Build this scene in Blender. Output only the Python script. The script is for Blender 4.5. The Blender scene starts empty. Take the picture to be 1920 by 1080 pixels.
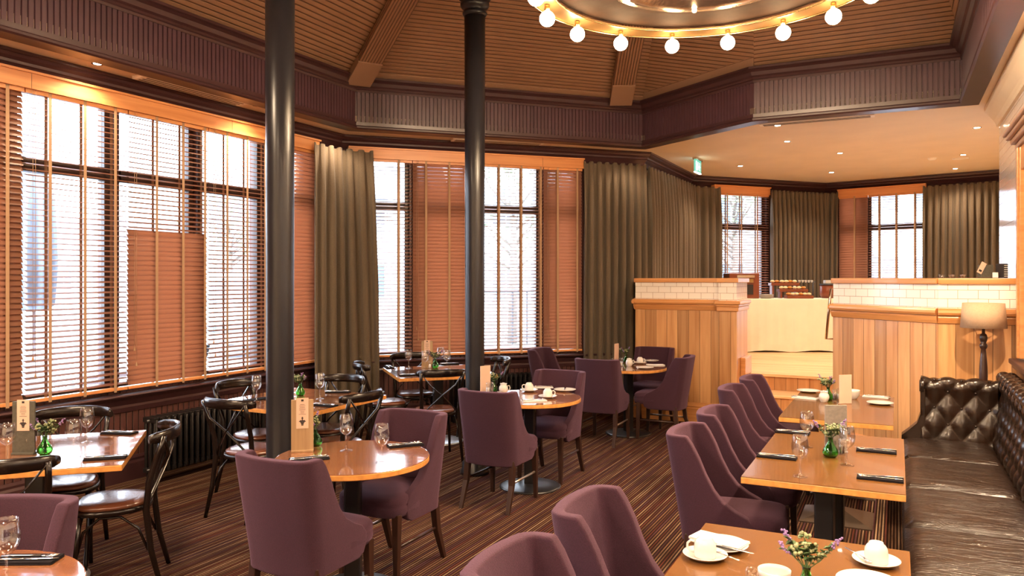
import bpy, bmesh, math, random
from mathutils import Vector, Matrix, noise as mnoise
random.seed(7)
PI = math.pi
scene = bpy.context.scene
COL = scene.collection

# ------------------------------------------------------------------ camera
YAW = math.radians(26.5)
CS, SN = math.cos(YAW), math.sin(YAW)
EYE = 1.75
FP = 1450.0
cam_data = bpy.data.cameras.new('camera')
cam_data.sensor_width = 36.0
cam_data.lens = 36.0 * FP / 1920.0
cam_data.shift_y = -18.0 / 1920.0
cam_data.clip_start = 0.05
cam_data.clip_end = 300
cam = bpy.data.objects.new('camera', cam_data)
cam.location = (0, 0, EYE)
cam.rotation_euler = (PI / 2, 0, YAW)
COL.objects.link(cam)
scene.camera = cam

# ------------------------------------------------------------------ world and exposure
world = bpy.data.worlds.new('overcast_sky')
scene.world = world
world.use_nodes = True
wn = world.node_tree
wn.nodes.clear()
wo = wn.nodes.new('ShaderNodeOutputWorld')
wb = wn.nodes.new('ShaderNodeBackground')
wtc = wn.nodes.new('ShaderNodeTexCoord')
wno = wn.nodes.new('ShaderNodeTexNoise')
wno.inputs['Scale'].default_value = 3.0
wr = wn.nodes.new('ShaderNodeValToRGB')
wr.color_ramp.elements[0].color = (0.66, 0.80, 1.0, 1)
wr.color_ramp.elements[1].color = (0.86, 0.93, 1.0, 1)
wn.links.new(wtc.outputs['Generated'], wno.inputs['Vector'])
wn.links.new(wno.outputs['Fac'], wr.inputs['Fac'])
wn.links.new(wr.outputs['Color'], wb.inputs['Color'])
wn.links.new(wb.outputs['Background'], wo.inputs['Surface'])
wb.inputs['Strength'].default_value = 4.5

scene.view_settings.view_transform = 'Standard'
scene.view_settings.look = 'None'
scene.view_settings.gamma = 1.0
scene.view_settings.use_curve_mapping = False
scene.view_settings.exposure = 2.0
cy = scene.cycles
cy.max_bounces = 8
cy.diffuse_bounces = 4
cy.glossy_bounces = 5
cy.transmission_bounces = 8
cy.transparent_max_bounces = 24
cy.caustics_reflective = False
cy.caustics_refractive = False
cy.sample_clamp_indirect = 4.0
cy.sample_clamp_direct = 0.0
cy.use_denoising = True

WARM = (1.0, 0.73, 0.48)

def lamp(name, kind, loc, energy, color=WARM, size=0.1, rot=(0, 0, 0), **kw):
    d = bpy.data.lights.new(name, kind)
    d.energy = energy
    d.color = color
    if kind == 'AREA':
        d.size = size
        if 'size_y' in kw:
            d.shape = 'RECTANGLE'
            d.size_y = kw['size_y']
    elif kind == 'SPOT':
        d.shadow_soft_size = size
        d.spot_size = kw.get('spot', 2.2)
        d.spot_blend = 0.6
    else:
        d.shadow_soft_size = size
    o = bpy.data.objects.new(name, d)
    o.location = loc
    o.rotation_euler = rot
    COL.objects.link(o)
    return o

# ------------------------------------------------------------------ materials
def new_mat(name):
    m = bpy.data.materials.new(name)
    m.use_nodes = True
    nt = m.node_tree
    b = nt.nodes['Principled BSDF']
    return m, nt, b

def setp(b, **k):
    names = dict(rough='Roughness', metal='Metallic', spec='Specular IOR Level', trans='Transmission Weight',
                 ior='IOR', coat='Coat Weight', sheen='Sheen Weight', emit='Emission Strength', coat_rough='Coat Roughness',
                 sheen_rough='Sheen Roughness', alpha='Alpha')
    for a, v in k.items():
        if a in names:
            b.inputs[names[a]].default_value = v
        elif a == 'color':
            b.inputs['Base Color'].default_value = (*v, 1)
        elif a == 'emit_color':
            b.inputs['Emission Color'].default_value = (*v, 1)

def plain(name, color, rough=0.5, noise=0.0, nscale=20.0, bump=0.0, bscale=100.0, **k):
    m, nt, b = new_mat(name)
    setp(b, color=color, rough=rough, **k)
    if noise > 0 or bump > 0:
        tc = nt.nodes.new('ShaderNodeTexCoord')
    if noise > 0:
        n = nt.nodes.new('ShaderNodeTexNoise')
        n.inputs['Scale'].default_value = nscale
        n.inputs['Detail'].default_value = 4
        r = nt.nodes.new('ShaderNodeValToRGB')
        r.color_ramp.elements[0].position = 0.3
        r.color_ramp.elements[1].position = 0.7
        r.color_ramp.elements[0].color = tuple(c * (1 - noise) for c in color) + (1,)
        r.color_ramp.elements[1].color = tuple(min(1, c * (1 + noise)) for c in color) + (1,)
        nt.links.new(tc.outputs['Object'], n.inputs['Vector'])
        nt.links.new(n.outputs['Fac'], r.inputs['Fac'])
        nt.links.new(r.outputs['Color'], b.inputs['Base Color'])
    if bump > 0:
        n2 = nt.nodes.new('ShaderNodeTexNoise')
        n2.inputs['Scale'].default_value = bscale
        n2.inputs['Detail'].default_value = 3
        bp = nt.nodes.new('ShaderNodeBump')
        bp.inputs['Strength'].default_value = bump
        bp.inputs['Distance'].default_value = 0.01
        nt.links.new(tc.outputs['Object'], n2.inputs['Vector'])
        nt.links.new(n2.outputs['Fac'], bp.inputs['Height'])
        nt.links.new(bp.outputs['Normal'], b.inputs['Normal'])
    return m

def wood(name, c1, c2, rough=0.35, scale=(1.2, 22, 22), plank=0.0, plank_axis=0, vary=0.35, coat=0.0, seam=0.02, uv=False, spec=0.5):
    """grain runs along the axis of smallest scale; planks repeat along plank_axis (metres)"""
    m, nt, b = new_mat(name)
    setp(b, rough=rough, coat=coat, spec=spec)
    N, L = nt.nodes, nt.links
    tc = N.new('ShaderNodeTexCoord')
    src = tc.outputs['UV'] if uv else tc.outputs['Object']
    mp = N.new('ShaderNodeMapping')
    mp.inputs['Scale'].default_value = scale
    L.new(src, mp.inputs['Vector'])
    n = N.new('ShaderNodeTexNoise')
    n.inputs['Scale'].default_value = 1.0
    n.inputs['Detail'].default_value = 5
    n.inputs['Distortion'].default_value = 0.6
    L.new(mp.outputs['Vector'], n.inputs['Vector'])
    r = N.new('ShaderNodeValToRGB')
    r.color_ramp.elements[0].position = 0.32
    r.color_ramp.elements[1].position = 0.68
    r.color_ramp.elements[0].color = (*c2, 1)
    r.color_ramp.elements[1].color = (*c1, 1)
    L.new(n.outputs['Fac'], r.inputs['Fac'])
    out = r.outputs['Color']
    if plank > 0:
        sp = N.new('ShaderNodeSeparateXYZ')
        L.new(src, sp.inputs['Vector'])
        dv = N.new('ShaderNodeMath'); dv.operation = 'DIVIDE'; dv.inputs[1].default_value = plank
        L.new(sp.outputs[plank_axis], dv.inputs[0])
        fl = N.new('ShaderNodeMath'); fl.operation = 'FLOOR'
        L.new(dv.outputs[0], fl.inputs[0])
        wn_ = N.new('ShaderNodeTexWhiteNoise'); wn_.noise_dimensions = '1D'
        L.new(fl.outputs[0], wn_.inputs['W'])
        # offset grain per plank
        cb = N.new('ShaderNodeCombineXYZ')
        ml = N.new('ShaderNodeMath'); ml.operation = 'MULTIPLY'; ml.inputs[1].default_value = 37.0
        L.new(wn_.outputs['Value'], ml.inputs[0])
        for i in range(3):
            L.new(ml.outputs[0], cb.inputs[i])
        ad = N.new('ShaderNodeVectorMath'); ad.operation = 'ADD'
        L.new(mp.outputs['Vector'], ad.inputs[0]); L.new(cb.outputs[0], ad.inputs[1])
        L.new(ad.outputs[0], n.inputs['Vector'])
        hs = N.new('ShaderNodeHueSaturation')
        mr = N.new('ShaderNodeMapRange')
        mr.inputs['To Min'].default_value = 1 - vary
        mr.inputs['To Max'].default_value = 1 + vary
        L.new(wn_.outputs['Value'], mr.inputs['Value'])
        L.new(mr.outputs[0], hs.inputs['Value'])
        L.new(out, hs.inputs['Color'])
        out = hs.outputs['Color']
        fr = N.new('ShaderNodeMath'); fr.operation = 'FRACT'
        L.new(dv.outputs[0], fr.inputs[0])
        pp = N.new('ShaderNodeMath'); pp.operation = 'PINGPONG'; pp.inputs[1].default_value = 0.5
        L.new(dv.outputs[0], pp.inputs[0])
        gt = N.new('ShaderNodeMapRange')
        gt.inputs['From Min'].default_value = 0.0
        gt.inputs['From Max'].default_value = seam
        L.new(pp.outputs[0], gt.inputs['Value'])
        mx = N.new('ShaderNodeMix'); mx.data_type = 'RGBA'
        mx.inputs['A'].default_value = (c2[0] * 0.25, c2[1] * 0.25, c2[2] * 0.25, 1)
        L.new(gt.outputs[0], mx.inputs['Factor'])
        L.new(out, mx.inputs['B'])
        out = mx.outputs['Result']
        bp = N.new('ShaderNodeBump'); bp.inputs['Strength'].default_value = 0.6; bp.inputs['Distance'].default_value = 0.004
        L.new(gt.outputs[0], bp.inputs['Height'])
        L.new(bp.outputs['Normal'], b.inputs['Normal'])
    L.new(out, b.inputs['Base Color'])
    return m

def tiles(name, color, grout, w=0.15, h=0.075, uv=True):
    m, nt, b = new_mat(name)
    setp(b, rough=0.12, spec=0.6)
    N, L = nt.nodes, nt.links
    tc = N.new('ShaderNodeTexCoord')
    br = N.new('ShaderNodeTexBrick')
    br.offset = 0.5
    br.inputs['Color1'].default_value = (*color, 1)
    br.inputs['Color2'].default_value = (*[c * 0.96 for c in color], 1)
    br.inputs['Mortar'].default_value = (*grout, 1)
    br.inputs['Scale'].default_value = 1.0
    br.inputs['Mortar Size'].default_value = 0.0022
    br.inputs['Mortar Smooth'].default_value = 0.2
    br.inputs['Brick Width'].default_value = w
    br.inputs['Row Height'].default_value = h
    L.new(tc.outputs['UV'], br.inputs['Vector'])
    L.new(br.outputs['Color'], b.inputs['Base Color'])
    bp = N.new('ShaderNodeBump'); bp.inputs['Strength'].default_value = 0.5; bp.inputs['Distance'].default_value = 0.003
    bp.invert = True
    L.new(br.outputs['Fac'], bp.inputs['Height'])
    L.new(bp.outputs['Normal'], b.inputs['Normal'])
    return m

def grooved(name, color, groove, pitch, axis=0, rough=0.45, width=0.12, uv=True, spec=0.5):
    m, nt, b = new_mat(name)
    setp(b, rough=rough, spec=spec)
    N, L = nt.nodes, nt.links
    tc = N.new('ShaderNodeTexCoord')
    sp = N.new('ShaderNodeSeparateXYZ')
    L.new(tc.outputs['UV'], sp.inputs['Vector'])
    dv = N.new('ShaderNodeMath'); dv.operation = 'DIVIDE'; dv.inputs[1].default_value = pitch
    L.new(sp.outputs[axis], dv.inputs[0])
    pp = N.new('ShaderNodeMath'); pp.operation = 'PINGPONG'; pp.inputs[1].default_value = 0.5
    L.new(dv.outputs[0], pp.inputs[0])
    gt = N.new('ShaderNodeMapRange')
    gt.inputs['From Min'].default_value = 0.02
    gt.inputs['From Max'].default_value = width
    L.new(pp.outputs[0], gt.inputs['Value'])
    no = N.new('ShaderNodeTexNoise'); no.inputs['Scale'].default_value = 6
    L.new(tc.outputs['Object'], no.inputs['Vector'])
    vr = N.new('ShaderNodeMix'); vr.data_type = 'RGBA'
    vr.inputs['A'].default_value = (*[c * 0.85 for c in color], 1)
    vr.inputs['B'].default_value = (*[c * 1.12 for c in color], 1)
    L.new(no.outputs['Fac'], vr.inputs['Factor'])
    mx = N.new('ShaderNodeMix'); mx.data_type = 'RGBA'
    mx.inputs['A'].default_value = (*groove, 1)
    L.new(vr.outputs['Result'], mx.inputs['B'])
    L.new(gt.outputs[0], mx.inputs['Factor'])
    L.new(mx.outputs['Result'], b.inputs['Base Color'])
    bp = N.new('ShaderNodeBump'); bp.inputs['Strength'].default_value = 0.9; bp.inputs['Distance'].default_value = 0.008
    L.new(gt.outputs[0], bp.inputs['Height'])
    L.new(bp.outputs['Normal'], b.inputs['Normal'])
    return m

def carpet_mat():
    """fine woven stripes running along the room, light threads of varying tone on dark brown"""
    m, nt, b = new_mat('striped_carpet')
    setp(b, rough=1.0, spec=0.05)
    N, L = nt.nodes, nt.links
    def math_(op, a, b_=None, c=None):
        n = N.new('ShaderNodeMath'); n.operation = op
        for i, v in enumerate((a, b_, c)):
            if v is None: continue
            if isinstance(v, (int, float)): n.inputs[i].default_value = v
            else: L.new(v, n.inputs[i])
        return n.outputs[0]
    tc = N.new('ShaderNodeTexCoord')
    sp = N.new('ShaderNodeSeparateXYZ')
    L.new(tc.outputs['Object'], sp.inputs['Vector'])
    no = N.new('ShaderNodeTexNoise'); no.inputs['Scale'].default_value = 120
    L.new(tc.outputs['Object'], no.inputs['Vector'])
    x = math_('MULTIPLY_ADD', no.outputs['Fac'], 0.005, sp.outputs[0])
    cell = math_('DIVIDE', x, 0.020)
    idx = math_('FLOOR', cell)
    w1 = N.new('ShaderNodeTexWhiteNoise'); w1.noise_dimensions = '1D'; L.new(idx, w1.inputs['W'])
    # broken along the length
    mp = N.new('ShaderNodeMapping'); mp.inputs['Scale'].default_value = (42, 2.2, 1)
    L.new(tc.outputs['Object'], mp.inputs['Vector'])
    n3 = N.new('ShaderNodeTexNoise'); n3.inputs['Scale'].default_value = 1.0; n3.inputs['Detail'].default_value = 2
    L.new(mp.outputs[0], n3.inputs['Vector'])
    cr = N.new('ShaderNodeValToRGB'); cr.color_ramp.interpolation = 'CONSTANT'
    e = cr.color_ramp.elements
    cols = [(0.0, (0.20, 0.105, 0.055)), (0.22, (0.12, 0.035, 0.022)), (0.42, (0.30, 0.19, 0.11)), (0.66, (0.16, 0.08, 0.045)), (0.84, (0.10, 0.04, 0.045))]
    e[0].color = (*cols[0][1], 1); e[1].position = cols[1][0]; e[1].color = (*cols[1][1], 1)
    for p, c in cols[2:]:
        q = e.new(p); q.color = (*c, 1)
    L.new(w1.outputs['Value'], cr.inputs['Fac'])
    pp = math_('PINGPONG', cell, 0.5)
    mr = N.new('ShaderNodeMapRange'); mr.inputs['From Min'].default_value = 0.22; mr.inputs['From Max'].default_value = 0.36
    L.new(pp, mr.inputs['Value'])
    r3 = N.new('ShaderNodeMapRange'); r3.inputs['From Min'].default_value = 0.35; r3.inputs['From Max'].default_value = 0.65; r3.inputs['To Min'].default_value = 0.35
    L.new(n3.outputs['Fac'], r3.inputs['Value'])
    fac = math_('MULTIPLY', mr.outputs[0], r3.outputs[0])
    mx = N.new('ShaderNodeMix'); mx.data_type = 'RGBA'
    mx.inputs['A'].default_value = (0.022, 0.010, 0.007, 1)
    L.new(cr.outputs['Color'], mx.inputs['B']); L.new(fac, mx.inputs['Factor'])
    L.new(mx.outputs['Result'], b.inputs['Base Color'])
    bp = N.new('ShaderNodeBump'); bp.inputs['Strength'].default_value = 0.4; bp.inputs['Distance'].default_value = 0.004
    L.new(mr.outputs[0], bp.inputs['Height']); L.new(bp.outputs['Normal'], b.inputs['Normal'])
    return m

def emission(name, color, strength):
    m, nt, b = new_mat(name)
    setp(b, color=color, emit=strength, emit_color=color, rough=0.4)
    return m

def glass(name, color=(1, 1, 1), rough=0.0, ior=1.45):
    m, nt, b = new_mat(name)
    setp(b, color=color, rough=rough, trans=1.0, ior=ior)
    return m

def pane(name):
    m = bpy.data.materials.new(name)
    m.use_nodes = True
    nt = m.node_tree
    nt.nodes.clear()
    o = nt.nodes.new('ShaderNodeOutputMaterial')
    t = nt.nodes.new('ShaderNodeBsdfTransparent')
    g = nt.nodes.new('ShaderNodeBsdfGlossy'); g.inputs['Roughness'].default_value = 0.02
    mx = nt.nodes.new('ShaderNodeMixShader')
    f = nt.nodes.new('ShaderNodeFresnel'); f.inputs['IOR'].default_value = 1.3
    nt.links.new(f.outputs[0], mx.inputs[0])
    nt.links.new(t.outputs[0], mx.inputs[1]); nt.links.new(g.outputs[0], mx.inputs[2])
    nt.links.new(mx.outputs[0], o.inputs['Surface'])
    return m

def clear_glass(name, ior=1.5, tint=(1, 1, 1)):
    m = pane(name)
    for n in m.node_tree.nodes:
        if n.type == 'FRESNEL':
            geo = m.node_tree.nodes.new('ShaderNodeNewGeometry')
            mr = m.node_tree.nodes.new('ShaderNodeMapRange')
            mr.inputs['To Min'].default_value = ior
            mr.inputs['To Max'].default_value = 1.0 / ior
            m.node_tree.links.new(geo.outputs['Backfacing'], mr.inputs['Value'])
            m.node_tree.links.new(mr.outputs[0], n.inputs['IOR'])
        if n.type == 'BSDF_TRANSPARENT': n.inputs['Color'].default_value = (*tint, 1)
    return m

def slat_mat(name, c1, c2, transl=0.3):
    m = wood(name, c1, c2, rough=0.4, scale=(2.0, 30, 30), plank=0.045, plank_axis=2, vary=0.12, seam=0.0)
    nt = m.node_tree
    b = nt.nodes['Principled BSDF']
    out = [n for n in nt.nodes if n.type == 'OUTPUT_MATERIAL'][0]
    t = nt.nodes.new('ShaderNodeBsdfTranslucent')
    t.inputs['Color'].default_value = (c1[0], c1[1], c1[2], 1)
    mx = nt.nodes.new('ShaderNodeMixShader')
    mx.inputs[0].default_value = transl
    nt.links.new(b.outputs[0], mx.inputs[1]); nt.links.new(t.outputs[0], mx.inputs[2])
    nt.links.new(mx.outputs[0], out.inputs['Surface'])
    return m

M = {}
M['carpet'] = carpet_mat()
M['plaster'] = plain('cream_plaster', (0.80, 0.67, 0.50), 0.8, noise=0.04, nscale=2)
M['dark_paint'] = plain('aubergine_paint', (0.055, 0.022, 0.024), 0.32, noise=0.1, nscale=4, spec=0.6)
M['bead'] = plain('aubergine_beadboard', (0.075, 0.034, 0.045), 0.38, noise=0.12, nscale=5, spec=0.6)
M['dado'] = grooved('dark_dado_boards', (0.09, 0.033, 0.028), (0.02, 0.008, 0.008), 0.06, 0)
M['ceil_boards'] = grooved('taupe_ceiling_boards', (0.36, 0.20, 0.115), (0.12, 0.055, 0.027), 0.062, 1, rough=0.5, width=0.16)
M['rafter'] = grooved('taupe_rafter_boards', (0.34, 0.18, 0.10), (0.12, 0.055, 0.03), 0.032, 0, rough=0.5, width=0.3)
M['ceil_trim'] = plain('taupe_trim_paint', (0.36, 0.21, 0.13), 0.5)
M['frame'] = plain('dark_window_frame', (0.055, 0.025, 0.02), 0.35)
M['valance'] = wood('orange_wood_valance', (0.78, 0.36, 0.14), (0.62, 0.24, 0.08), 0.35, scale=(1.0, 20, 20), spec=0.5)
M['slat'] = slat_mat('orange_wood_slat', (0.95, 0.50, 0.31), (0.88, 0.43, 0.26), 0.34)
M['tape'] = plain('tan_ladder_tape', (0.42, 0.26, 0.15), 0.8)
M['oak'] = wood('oak_boards', (0.62, 0.34, 0.15), (0.44, 0.20, 0.07), 0.35, scale=(14, 14, 0.9), plank=0.135, plank_axis=0, vary=0.2, seam=0.03, coat=0.2)
M['oak_trim'] = wood('oak_moulding', (0.66, 0.31, 0.11), (0.50, 0.21, 0.065), 0.3, scale=(1.5, 30, 30), coat=0.3)
M['oak_floor'] = wood('pale_oak_floor', (0.86, 0.60, 0.34), (0.72, 0.44, 0.22), 0.25, scale=(1.5, 20, 20), plank=0.12, plank_axis=1, vary=0.1, seam=0.02)
M['tile'] = tiles('white_metro_tile', (0.86, 0.80, 0.74), (0.36, 0.24, 0.18))
M['table_red'] = wood('red_brown_tabletop', (0.30, 0.125, 0.055), (0.20, 0.07, 0.03), 0.13, scale=(1.5, 26, 26), coat=1.0, spec=0.8)
M['table_oak'] = wood('honey_oak_tabletop', (0.88, 0.46, 0.15), (0.56, 0.23, 0.055), 0.24, scale=(1.6, 20, 20), plank=0.09, plank_axis=1, vary=0.1, seam=0.0, coat=0.2)
M['edge_oak'] = plain('honey_oak_edge', (0.62, 0.27, 0.07), 0.3, noise=0.2, nscale=30)
M['black_metal'] = plain('black_metal', (0.012, 0.011, 0.012), 0.32, metal=0.0, spec=0.6)
M['column'] = plain('charcoal_column_paint', (0.014, 0.013, 0.016), 0.3, spec=0.4, noise=0.05, nscale=5)
M['chair_wood'] = plain('near_black_bentwood', (0.009, 0.005, 0.004), 0.22, spec=0.5)
M['seat_pad'] = plain('brown_leather_pad', (0.14, 0.045, 0.022), 0.25, bump=0.1, bscale=60, spec=0.6, coat=0.2)
M['purple'] = plain('purple_wool_fabric', (0.031, 0.0062, 0.017), 0.95, noise=0.3, nscale=220, bump=0.35, bscale=350, sheen=0.16, sheen_rough=0.5)
M['purple'].node_tree.nodes['Principled BSDF'].inputs['Sheen Tint'].default_value = (0.75, 0.38, 0.62, 1)
M['leg_wood'] = plain('dark_walnut_leg', (0.028, 0.010, 0.006), 0.4)
M['brass_bar'] = plain('pale_metal_bar', (0.6, 0.5, 0.42), 0.3, metal=0.9)
M['leather'] = plain('dark_brown_leather', (0.015, 0.007, 0.004), 0.25, noise=0.4, nscale=7, bump=0.3, bscale=14, spec=0.5)
def leather_mat():
    m, nt, b = new_mat('creased_dark_leather')
    setp(b, color=(0.016, 0.0075, 0.004), rough=0.3, spec=0.5)
    N, L = nt.nodes, nt.links
    tc = N.new('ShaderNodeTexCoord')
    mp = N.new('ShaderNodeMapping'); mp.inputs['Scale'].default_value = (3.2, 15, 12)
    L.new(tc.outputs['Object'], mp.inputs['Vector'])
    n = N.new('ShaderNodeTexNoise'); n.inputs['Scale'].default_value = 1.0; n.inputs['Detail'].default_value = 4; n.inputs['Distortion'].default_value = 1.6
    L.new(mp.outputs[0], n.inputs['Vector'])
    rg = N.new('ShaderNodeMath'); rg.operation = 'SUBTRACT'; rg.inputs[1].default_value = 0.5; L.new(n.outputs['Fac'], rg.inputs[0])
    ab = N.new('ShaderNodeMath'); ab.operation = 'ABSOLUTE'; L.new(rg.outputs[0], ab.inputs[0])
    mr = N.new('ShaderNodeMapRange'); mr.inputs['From Max'].default_value = 0.09; L.new(ab.outputs[0], mr.inputs['Value'])
    b1 = N.new('ShaderNodeBump'); b1.inputs['Strength'].default_value = 0.55; b1.inputs['Distance'].default_value = 0.006
    L.new(mr.outputs[0], b1.inputs['Height'])
    n2 = N.new('ShaderNodeTexNoise'); n2.inputs['Scale'].default_value = 7; n2.inputs['Detail'].default_value = 3
    L.new(tc.outputs['Object'], n2.inputs['Vector'])
    b2 = N.new('ShaderNodeBump'); b2.inputs['Strength'].default_value = 0.6; b2.inputs['Distance'].default_value = 0.02
    L.new(n2.outputs['Fac'], b2.inputs['Height']); L.new(b1.outputs['Normal'], b2.inputs['Normal'])
    L.new(b2.outputs['Normal'], b.inputs['Normal'])
    r = N.new('ShaderNodeMapRange'); r.inputs['To Min'].default_value = 0.2; r.inputs['To Max'].default_value = 0.45
    L.new(n2.outputs['Fac'], r.inputs['Value']); L.new(r.outputs[0], b.inputs['Roughness'])
    return m
M['seat_leather'] = leather_mat()
M['curtain'] = plain('olive_grey_curtain', (0.125, 0.092, 0.060), 0.95, noise=0.2, nscale=150, sheen=0.15, bump=0.3, bscale=250)
M['bronze_base'] = plain('bronze_brown_metal', (0.10, 0.07, 0.05), 0.4, metal=0.5)
M['white'] = plain('white_china', (0.60, 0.57, 0.54), 0.15, spec=0.5)
M['white_cloth'] = plain('cream_tablecloth', (0.80, 0.73, 0.62), 0.9, noise=0.04, nscale=3)
M['paper_napkin'] = plain('white_paper_napkin', (0.62, 0.61, 0.60), 0.9)
M['napkin'] = plain('charcoal_napkin', (0.012, 0.010, 0.012), 0.95, spec=0.1, noise=0.2, nscale=100)
M['steel'] = plain('cutlery_steel', (0.75, 0.73, 0.72), 0.18, metal=1.0)
M['glass'] = clear_glass('clear_glass', 2.1, (0.97, 0.97, 0.97))
M['green_glass'] = glass('green_glass', (0.26, 0.74, 0.20))
M['pepper'] = plain('dark_peppercorns', (0.06, 0.02, 0.01), 0.6)
M['salt'] = plain('white_salt', (0.8, 0.75, 0.7), 0.8)
M['menu_grey'] = plain('grey_menu_board', (0.22, 0.19, 0.16), 0.7, noise=0.15, nscale=60)
M['menu_green'] = plain('dark_menu_board', (0.07, 0.065, 0.05), 0.6, noise=0.2, nscale=60)
M['menu_wood'] = wood('tan_menu_board', (0.36, 0.24, 0.13), (0.26, 0.16, 0.08), 0.5, scale=(30, 30, 2))
M['card'] = plain('blush_card', (0.60, 0.41, 0.31), 0.8)
M['ink'] = plain('black_ink', (0.02, 0.015, 0.015), 0.7)
M['leaf'] = plain('dark_green_leaf', (0.06, 0.11, 0.035), 0.55, noise=0.3, nscale=30)
M['pale_leaf'] = plain('pale_green_bud', (0.26, 0.28, 0.14), 0.6, noise=0.2, nscale=40)
M['lilac'] = plain('lilac_petal', (0.24, 0.14, 0.32), 0.7, noise=0.2, nscale=60)
M['shade'] = plain('taupe_lamp_shade', (0.46, 0.31, 0.20), 0.9, noise=0.06, nscale=80)
M['dark_wood'] = plain('dark_turned_wood', (0.035, 0.015, 0.01), 0.3, coat=0.2)
M['chrome'] = plain('polished_metal', (0.7, 0.62, 0.52), 0.12, metal=1.0)
M['brass'] = plain('aged_brass', (0.45, 0.30, 0.13), 0.25, metal=1.0)
M['drum'] = plain('bronze_drum', (0.030, 0.012, 0.005), 0.85, spec=0.1, noise=0.2, nscale=10)
M['gallery'] = plain('dull_brass_band', (0.20, 0.11, 0.04), 0.35, metal=0.6)
M['silver'] = plain('hammered_silver', (0.70, 0.58, 0.48), 0.22, metal=1.0, bump=0.4, bscale=8)
M['bulb'] = emission('glowing_bulb', (1.0, 0.72, 0.40), 34.0)
M['downlight'] = emission('downlight_glow', (1.0, 0.88, 0.68), 22.0)
M['white_plastic'] = plain('cream_plastic', (0.90, 0.84, 0.74), 0.5)
M['vent_dark'] = plain('vent_slot_dark', (0.12, 0.08, 0.05), 0.8)
M['sign_green'] = emission('exit_sign_green', (0.08, 0.30, 0.22), 0.5)
M['sign_white'] = emission('exit_sign_white', (0.9, 1.0, 0.95), 1.6)
M['radiator'] = plain('black_cast_iron', (0.02, 0.017, 0.017), 0.28, metal=0.3)
M['pane'] = pane('window_glass')
M['pastry'] = plain('golden_pastry', (0.62, 0.26, 0.06), 0.6, noise=0.3, nscale=30)
M['bread'] = plain('pale_bread_roll', (0.80, 0.62, 0.40), 0.8, noise=0.1, nscale=20)
M['tray'] = plain('mahogany_tray', (0.20, 0.05, 0.02), 0.3)
M['maroon'] = plain('maroon_leather', (0.15, 0.04, 0.035), 0.4)
M['pavement'] = plain('pale_pavement', (0.45, 0.46, 0.48), 0.8, noise=0.15, nscale=1.5)
M['asphalt'] = plain('grey_asphalt', (0.26, 0.27, 0.29), 0.9, noise=0.1, nscale=2)
M['render_white'] = plain('white_render_wall', (0.62, 0.63, 0.64), 0.8, noise=0.04, nscale=1)
M['brick'] = plain('grey_stone_wall', (0.34, 0.33, 0.33), 0.9, noise=0.2, nscale=3)
M['roof'] = plain('slate_roof', (0.14, 0.15, 0.17), 0.7)
M['out_glass'] = plain('dark_outdoor_glass', (0.10, 0.13, 0.17), 0.1)
M['car_paint'] = plain('white_car_paint', (0.6, 0.61, 0.63), 0.2, coat=0.5)
M['rubber'] = plain('black_rubber', (0.02, 0.02, 0.02), 0.8)
M['alu'] = plain('brushed_aluminium', (0.55, 0.57, 0.6), 0.3, metal=0.8)
M['iron'] = plain('black_railing_iron', (0.03, 0.035, 0.05), 0.5)
M['bark'] = plain('grey_bark', (0.12, 0.10, 0.08), 0.9, noise=0.3, nscale=8)
M['tree_leaf'] = plain('outdoor_tree_leaf', (0.16, 0.22, 0.12), 0.7, noise=0.3, nscale=6)
M['canvas'] = plain('blue_grey_canvas', (0.30, 0.38, 0.48), 0.9, noise=0.1, nscale=4)

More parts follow.
